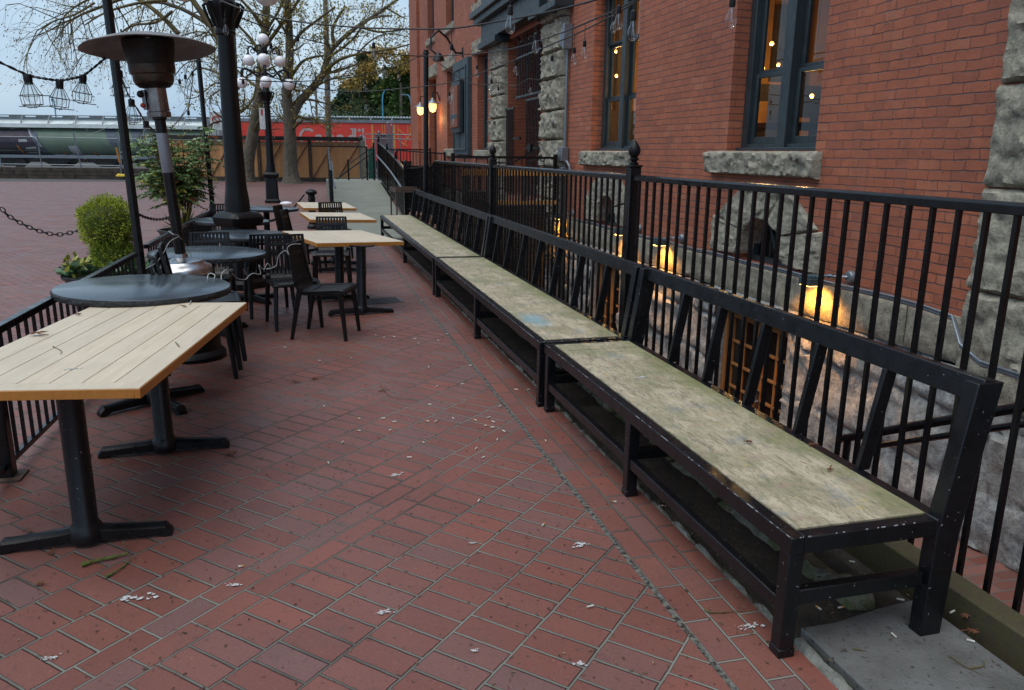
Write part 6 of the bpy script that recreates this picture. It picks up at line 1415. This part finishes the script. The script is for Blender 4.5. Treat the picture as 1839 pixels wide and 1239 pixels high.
for px, py, a in ((1710, 1100, .3), (1743, 1152, 2.4), (1605, 1142, 1.5), (1530, 1010, 2.6), (1375, 1058, .1), (1617, 1078, 2.5), (1510, 1092, 0)):
    butt(px, py, px in (1510,), a)
def dleaf(p, s, label, z=0):
    b = MB(); n = 7; a0 = rng.uniform(0, 6.28); vs = [(0, 0, .012)]
    for k in range(n*2):
        a = a0+math.pi*k/n; r_ = s*(1 if k % 2 == 0 else .42)*rng.uniform(.6, 1.1); vs.append((r_*math.cos(a), r_*math.sin(a)*.7, rng.uniform(.002, s*.35)))
    b.add(vs, [(0, k+1, (k+1) % (2*n)+1) for k in range(2*n)]); b.tube([(0, 0, .01), (s*1.6*math.cos(a0+.4), s*1.6*math.sin(a0+.4), .012)], .0022, 4)
    return tag(b.build('fallen_leaf', M['dry'], loc=(p.x, p.y, p.z+z), smooth=0), label, 'leaf', 'brown fallen leaves')
dleaf(atz(532, 686, .004), .045, 'curled brown leaf before the side view chair, left of the pair'); dleaf(atz(566, 680, .004), .04, 'curled brown leaf on the paving, right of the pair before the chair')
dleaf(atz(68, 602, .752), .055, 'largest curled brown leaf on the near wooden table'); dleaf(atz(415, 815, .004), .06, 'brown leaves gathered at the foot of the second table pedestal')
for px, py, h_, s, lb in ((140, 566, .752, .018, 'tiny brown leaf near the far left of the near wooden table'), (332, 552, .752, .018, 'tiny brown leaf near the far right of the near wooden table'), (247, 510, .752, .04, 'brown leaf on the first round slate table'), (1745, 1135, .004, .03, 'brown leaf on the grey slab beside the bench end'), (1735, 1108, .004, .035, 'brown leaf near the timber kerb behind the bench leg'), (70, 1050, .004, .028, 'reddish leaf scrap on the bricks at lower left'), (160, 820, .004, .03, 'brown leaf scrap beside the low fence base'), (50, 955, .004, .03, 'brown leaf scrap left of the near pedestal'), (90, 995, .004, .025, 'small leaf scrap under the near pedestal foot')):
    dleaf(atz(px, py, h_), s, lb)
bp_ = atz(1250, 760, .456)
for px, py, lb in ((1345, 795, 'rusty leaf scrap lying on the near bench seat'), (1490, 845, 'longest reddish leaf scrap on the near bench seat'), (1455, 800, 'small leaf scrap by the back edge of the near bench seat')): dleaf(atz(px, py, .456), .02, lb)
def twig(P, r, label, m='twig', h_=.006):
    Q = [atz(a, c, h_) for a, c in P]; b = MB(); SP = smoothp([q-Q[0] for q in Q], 4); b.tube(SP, [r*rng.uniform(.45, 1.15)*(1-.5*k/len(SP)) for k in range(len(SP))], 6); tag(b.build('twig', M[m], loc=Q[0]), label, 'twig', 'fallen twigs')
twig([(1265, 1094), (1275, 1099), (1300, 1099), (1333, 1096)], .004, 'bent dark twig on the bricks left of the near bench leg')
twig([(1705, 1177), (1730, 1195), (1765, 1212)], .003, 'long dark twig on the grey slab'); twig([(1740, 1200), (1765, 1196), (1766, 1184)], .0035, 'reddish curved twig crossing the long one on the slab')
twig([(1532, 1165), (1556, 1169)], .003, 'short pale twig on the grey slab'); twig([(683, 690), (690, 702), (705, 713), (745, 718)], .0025, 'thin curved twig on the bricks mid patio'); twig([(680, 702), (700, 699)], .004, 'short dark twig on the bricks mid patio'); twig([(550, 540+20), (560, 566)], .003, 'tiny twig beside the chair legs')
twig([(146, 1014), (175, 1006), (205, 1000), (228, 994)], .011, 'moss covered stick lying beside the near table foot', 'moss', .012); twig([(190, 1036), (215, 1022), (235, 1004)], .006, 'small mossy forked stick near the table foot', 'moss', .008)
twig([(222, 970), (228, 990), (232, 1000)], .003, 'thin bent twig leaning on the near table foot', 'twig', .03); twig([(95, 622), (110, 630), (108, 636)], .0025, 'thin twig lying on the near wooden table', 'twig', .754); twig([(315, 614), (322, 622)], .004, 'small greenish twig at the right edge of the near wooden table', 'moss', .755)
# white splashes on paving and table
def splash(px, py, s, label, h_=.0045, thin=.0012):
    p = atz(px, py, h_); b = MB()
    for k in range(34):
        ang_ = rng.uniform(-.35, .35); rd = rng.gauss(0, s*.55); c = Vector((rd*math.cos(ang_), rd*math.sin(ang_)+rng.gauss(0, s*.22), 0)); n = 6; r_ = s*.22*rng.random()**2.2+.0012; a0 = rng.uniform(0, 6)
        b.prism([(r_*(.5+.5*rng.random())*math.cos(a0+2*math.pi*i/n)*1.4, r_*(.5+.5*rng.random())*math.sin(a0+2*math.pi*i/n)) for i in range(n)], c+Vector((0, 0, .00003*k)), (1, 0, 0), (0, 1, 0), (0, 0, 1), thin)
    tag(b.build('white_splash', M['dropping'], loc=p, smooth=0), label, 'stain', 'white splashes')
for px, py, s, lb in ((255, 1073, .05, 'largest white splash on the bricks at lower left'), (418, 1050, .028, 'faint white splash right of the large lower left one'), (690, 1099, .03, 'white splash on the bricks bottom centre'), (852, 1168, .014, 'tiny white splash near the bottom edge'), (1345, 1125, .035, 'white splash on the bricks beside the near bench leg'), (1045, 978, .035, 'white smear on the bricks next to the paving groove'), (712, 853, .03, 'pale smear on the double brick band'), (850, 975, .012, 'tiny pale splash left of the groove'), (90, 1182, .02, 'white splash at the bottom left corner'), (1042, 1192, .02, 'pale mortar splash at the bottom centre')):
    splash(px, py, s, lb)
splash(130, 662, .024, 'white splash on the near wooden table top', .7515, .0006); splash(1150, 678, .03, 'white scuff on the near bench seat', .4545, .0006)
# plastic lid under the bench
p = atz(1195, 906, -.02); b = MB(); b.torus((0, 0, .01), .038, .003, (1, 0, 0), (0, 1, 0), 24, 5); b.lathe([(.036, .006), (.03, .008)], (0, 0, 0), 24); tag(b.build('plastic_lid', M['bulbg'], loc=p), 'clear round plastic lid on the dirt under the near bench', 'lid')
p = atz(514, 366, .78); b = MB(); b.lathe([(.10, 0), (.095, .02), (.05, .035), (.01, .04)], (0, 0, 0), 20); tag(b.build('bowl', M['globe'], loc=p), 'pale upturned dish on the farthest round slate table', 'dish')
# grey metal drain grate in the patio
p = atz(685, 540, .003); t = thing('drain_cover', (p.x, p.y, .002), 'rectangular grey cover plate set into the bricks near the wood table pedestal', 'drain cover', rz=R(8)); b = MB(); b.box(-.22, .22, -.16, .16, 0, .006); b.build('frame', M['slab'], t); b = MB()
for k in range(11): b.box(-.2+k*.037, -.18+k*.037, -.14, .14, .0065, .010)
b.build('grille', M['dkmetal'], t)
# scattered fine litter
b = MB()
for i in range(3600):
    y = 1.6+rng.random()**1.7*13; x = rng.uniform(-1.6-.1*y, 1.57); a = rng.uniform(0, 6.28); L = rng.uniform(.002, .009); w_ = rng.uniform(.001, .003); c, s_ = math.cos(a), math.sin(a)
    b.add([(x-c*L-s_*w_, y-s_*L+c*w_, .003), (x+c*L-s_*w_, y+s_*L+c*w_, .005), (x+c*L+s_*w_, y+s_*L-c*w_, .004), (x-c*L+s_*w_, y-s_*L-c*w_, .006)], [(0, 1, 2, 3)])
for i in range(500):
    y = 1.9+rng.random()*5; x = rng.uniform(1.62, 2.26); a = rng.uniform(0, 6.28); L = rng.uniform(.002, .012); c, s_ = math.cos(a), math.sin(a); z = -.008 if y > 2.15 else .005
    b.add([(x-c*L-s_*.002, y-s_*L+c*.002, z), (x+c*L-s_*.002, y+s_*L+c*.002, z+.003), (x+c*L+s_*.002, y+s_*L-c*.002, z+.002), (x-c*L+s_*.002, y-s_*L-c*.002, z+.003)], [(0, 1, 2, 3)])
tag(b.build('fine_litter', M['debris'], smooth=0), 'tiny bits of bark and leaf scattered over the paving and dirt', 'litter', kind='stuff')
index_kids()
for o in bpy.data.objects:
    if '_w' in o.keys(): del o['_w']
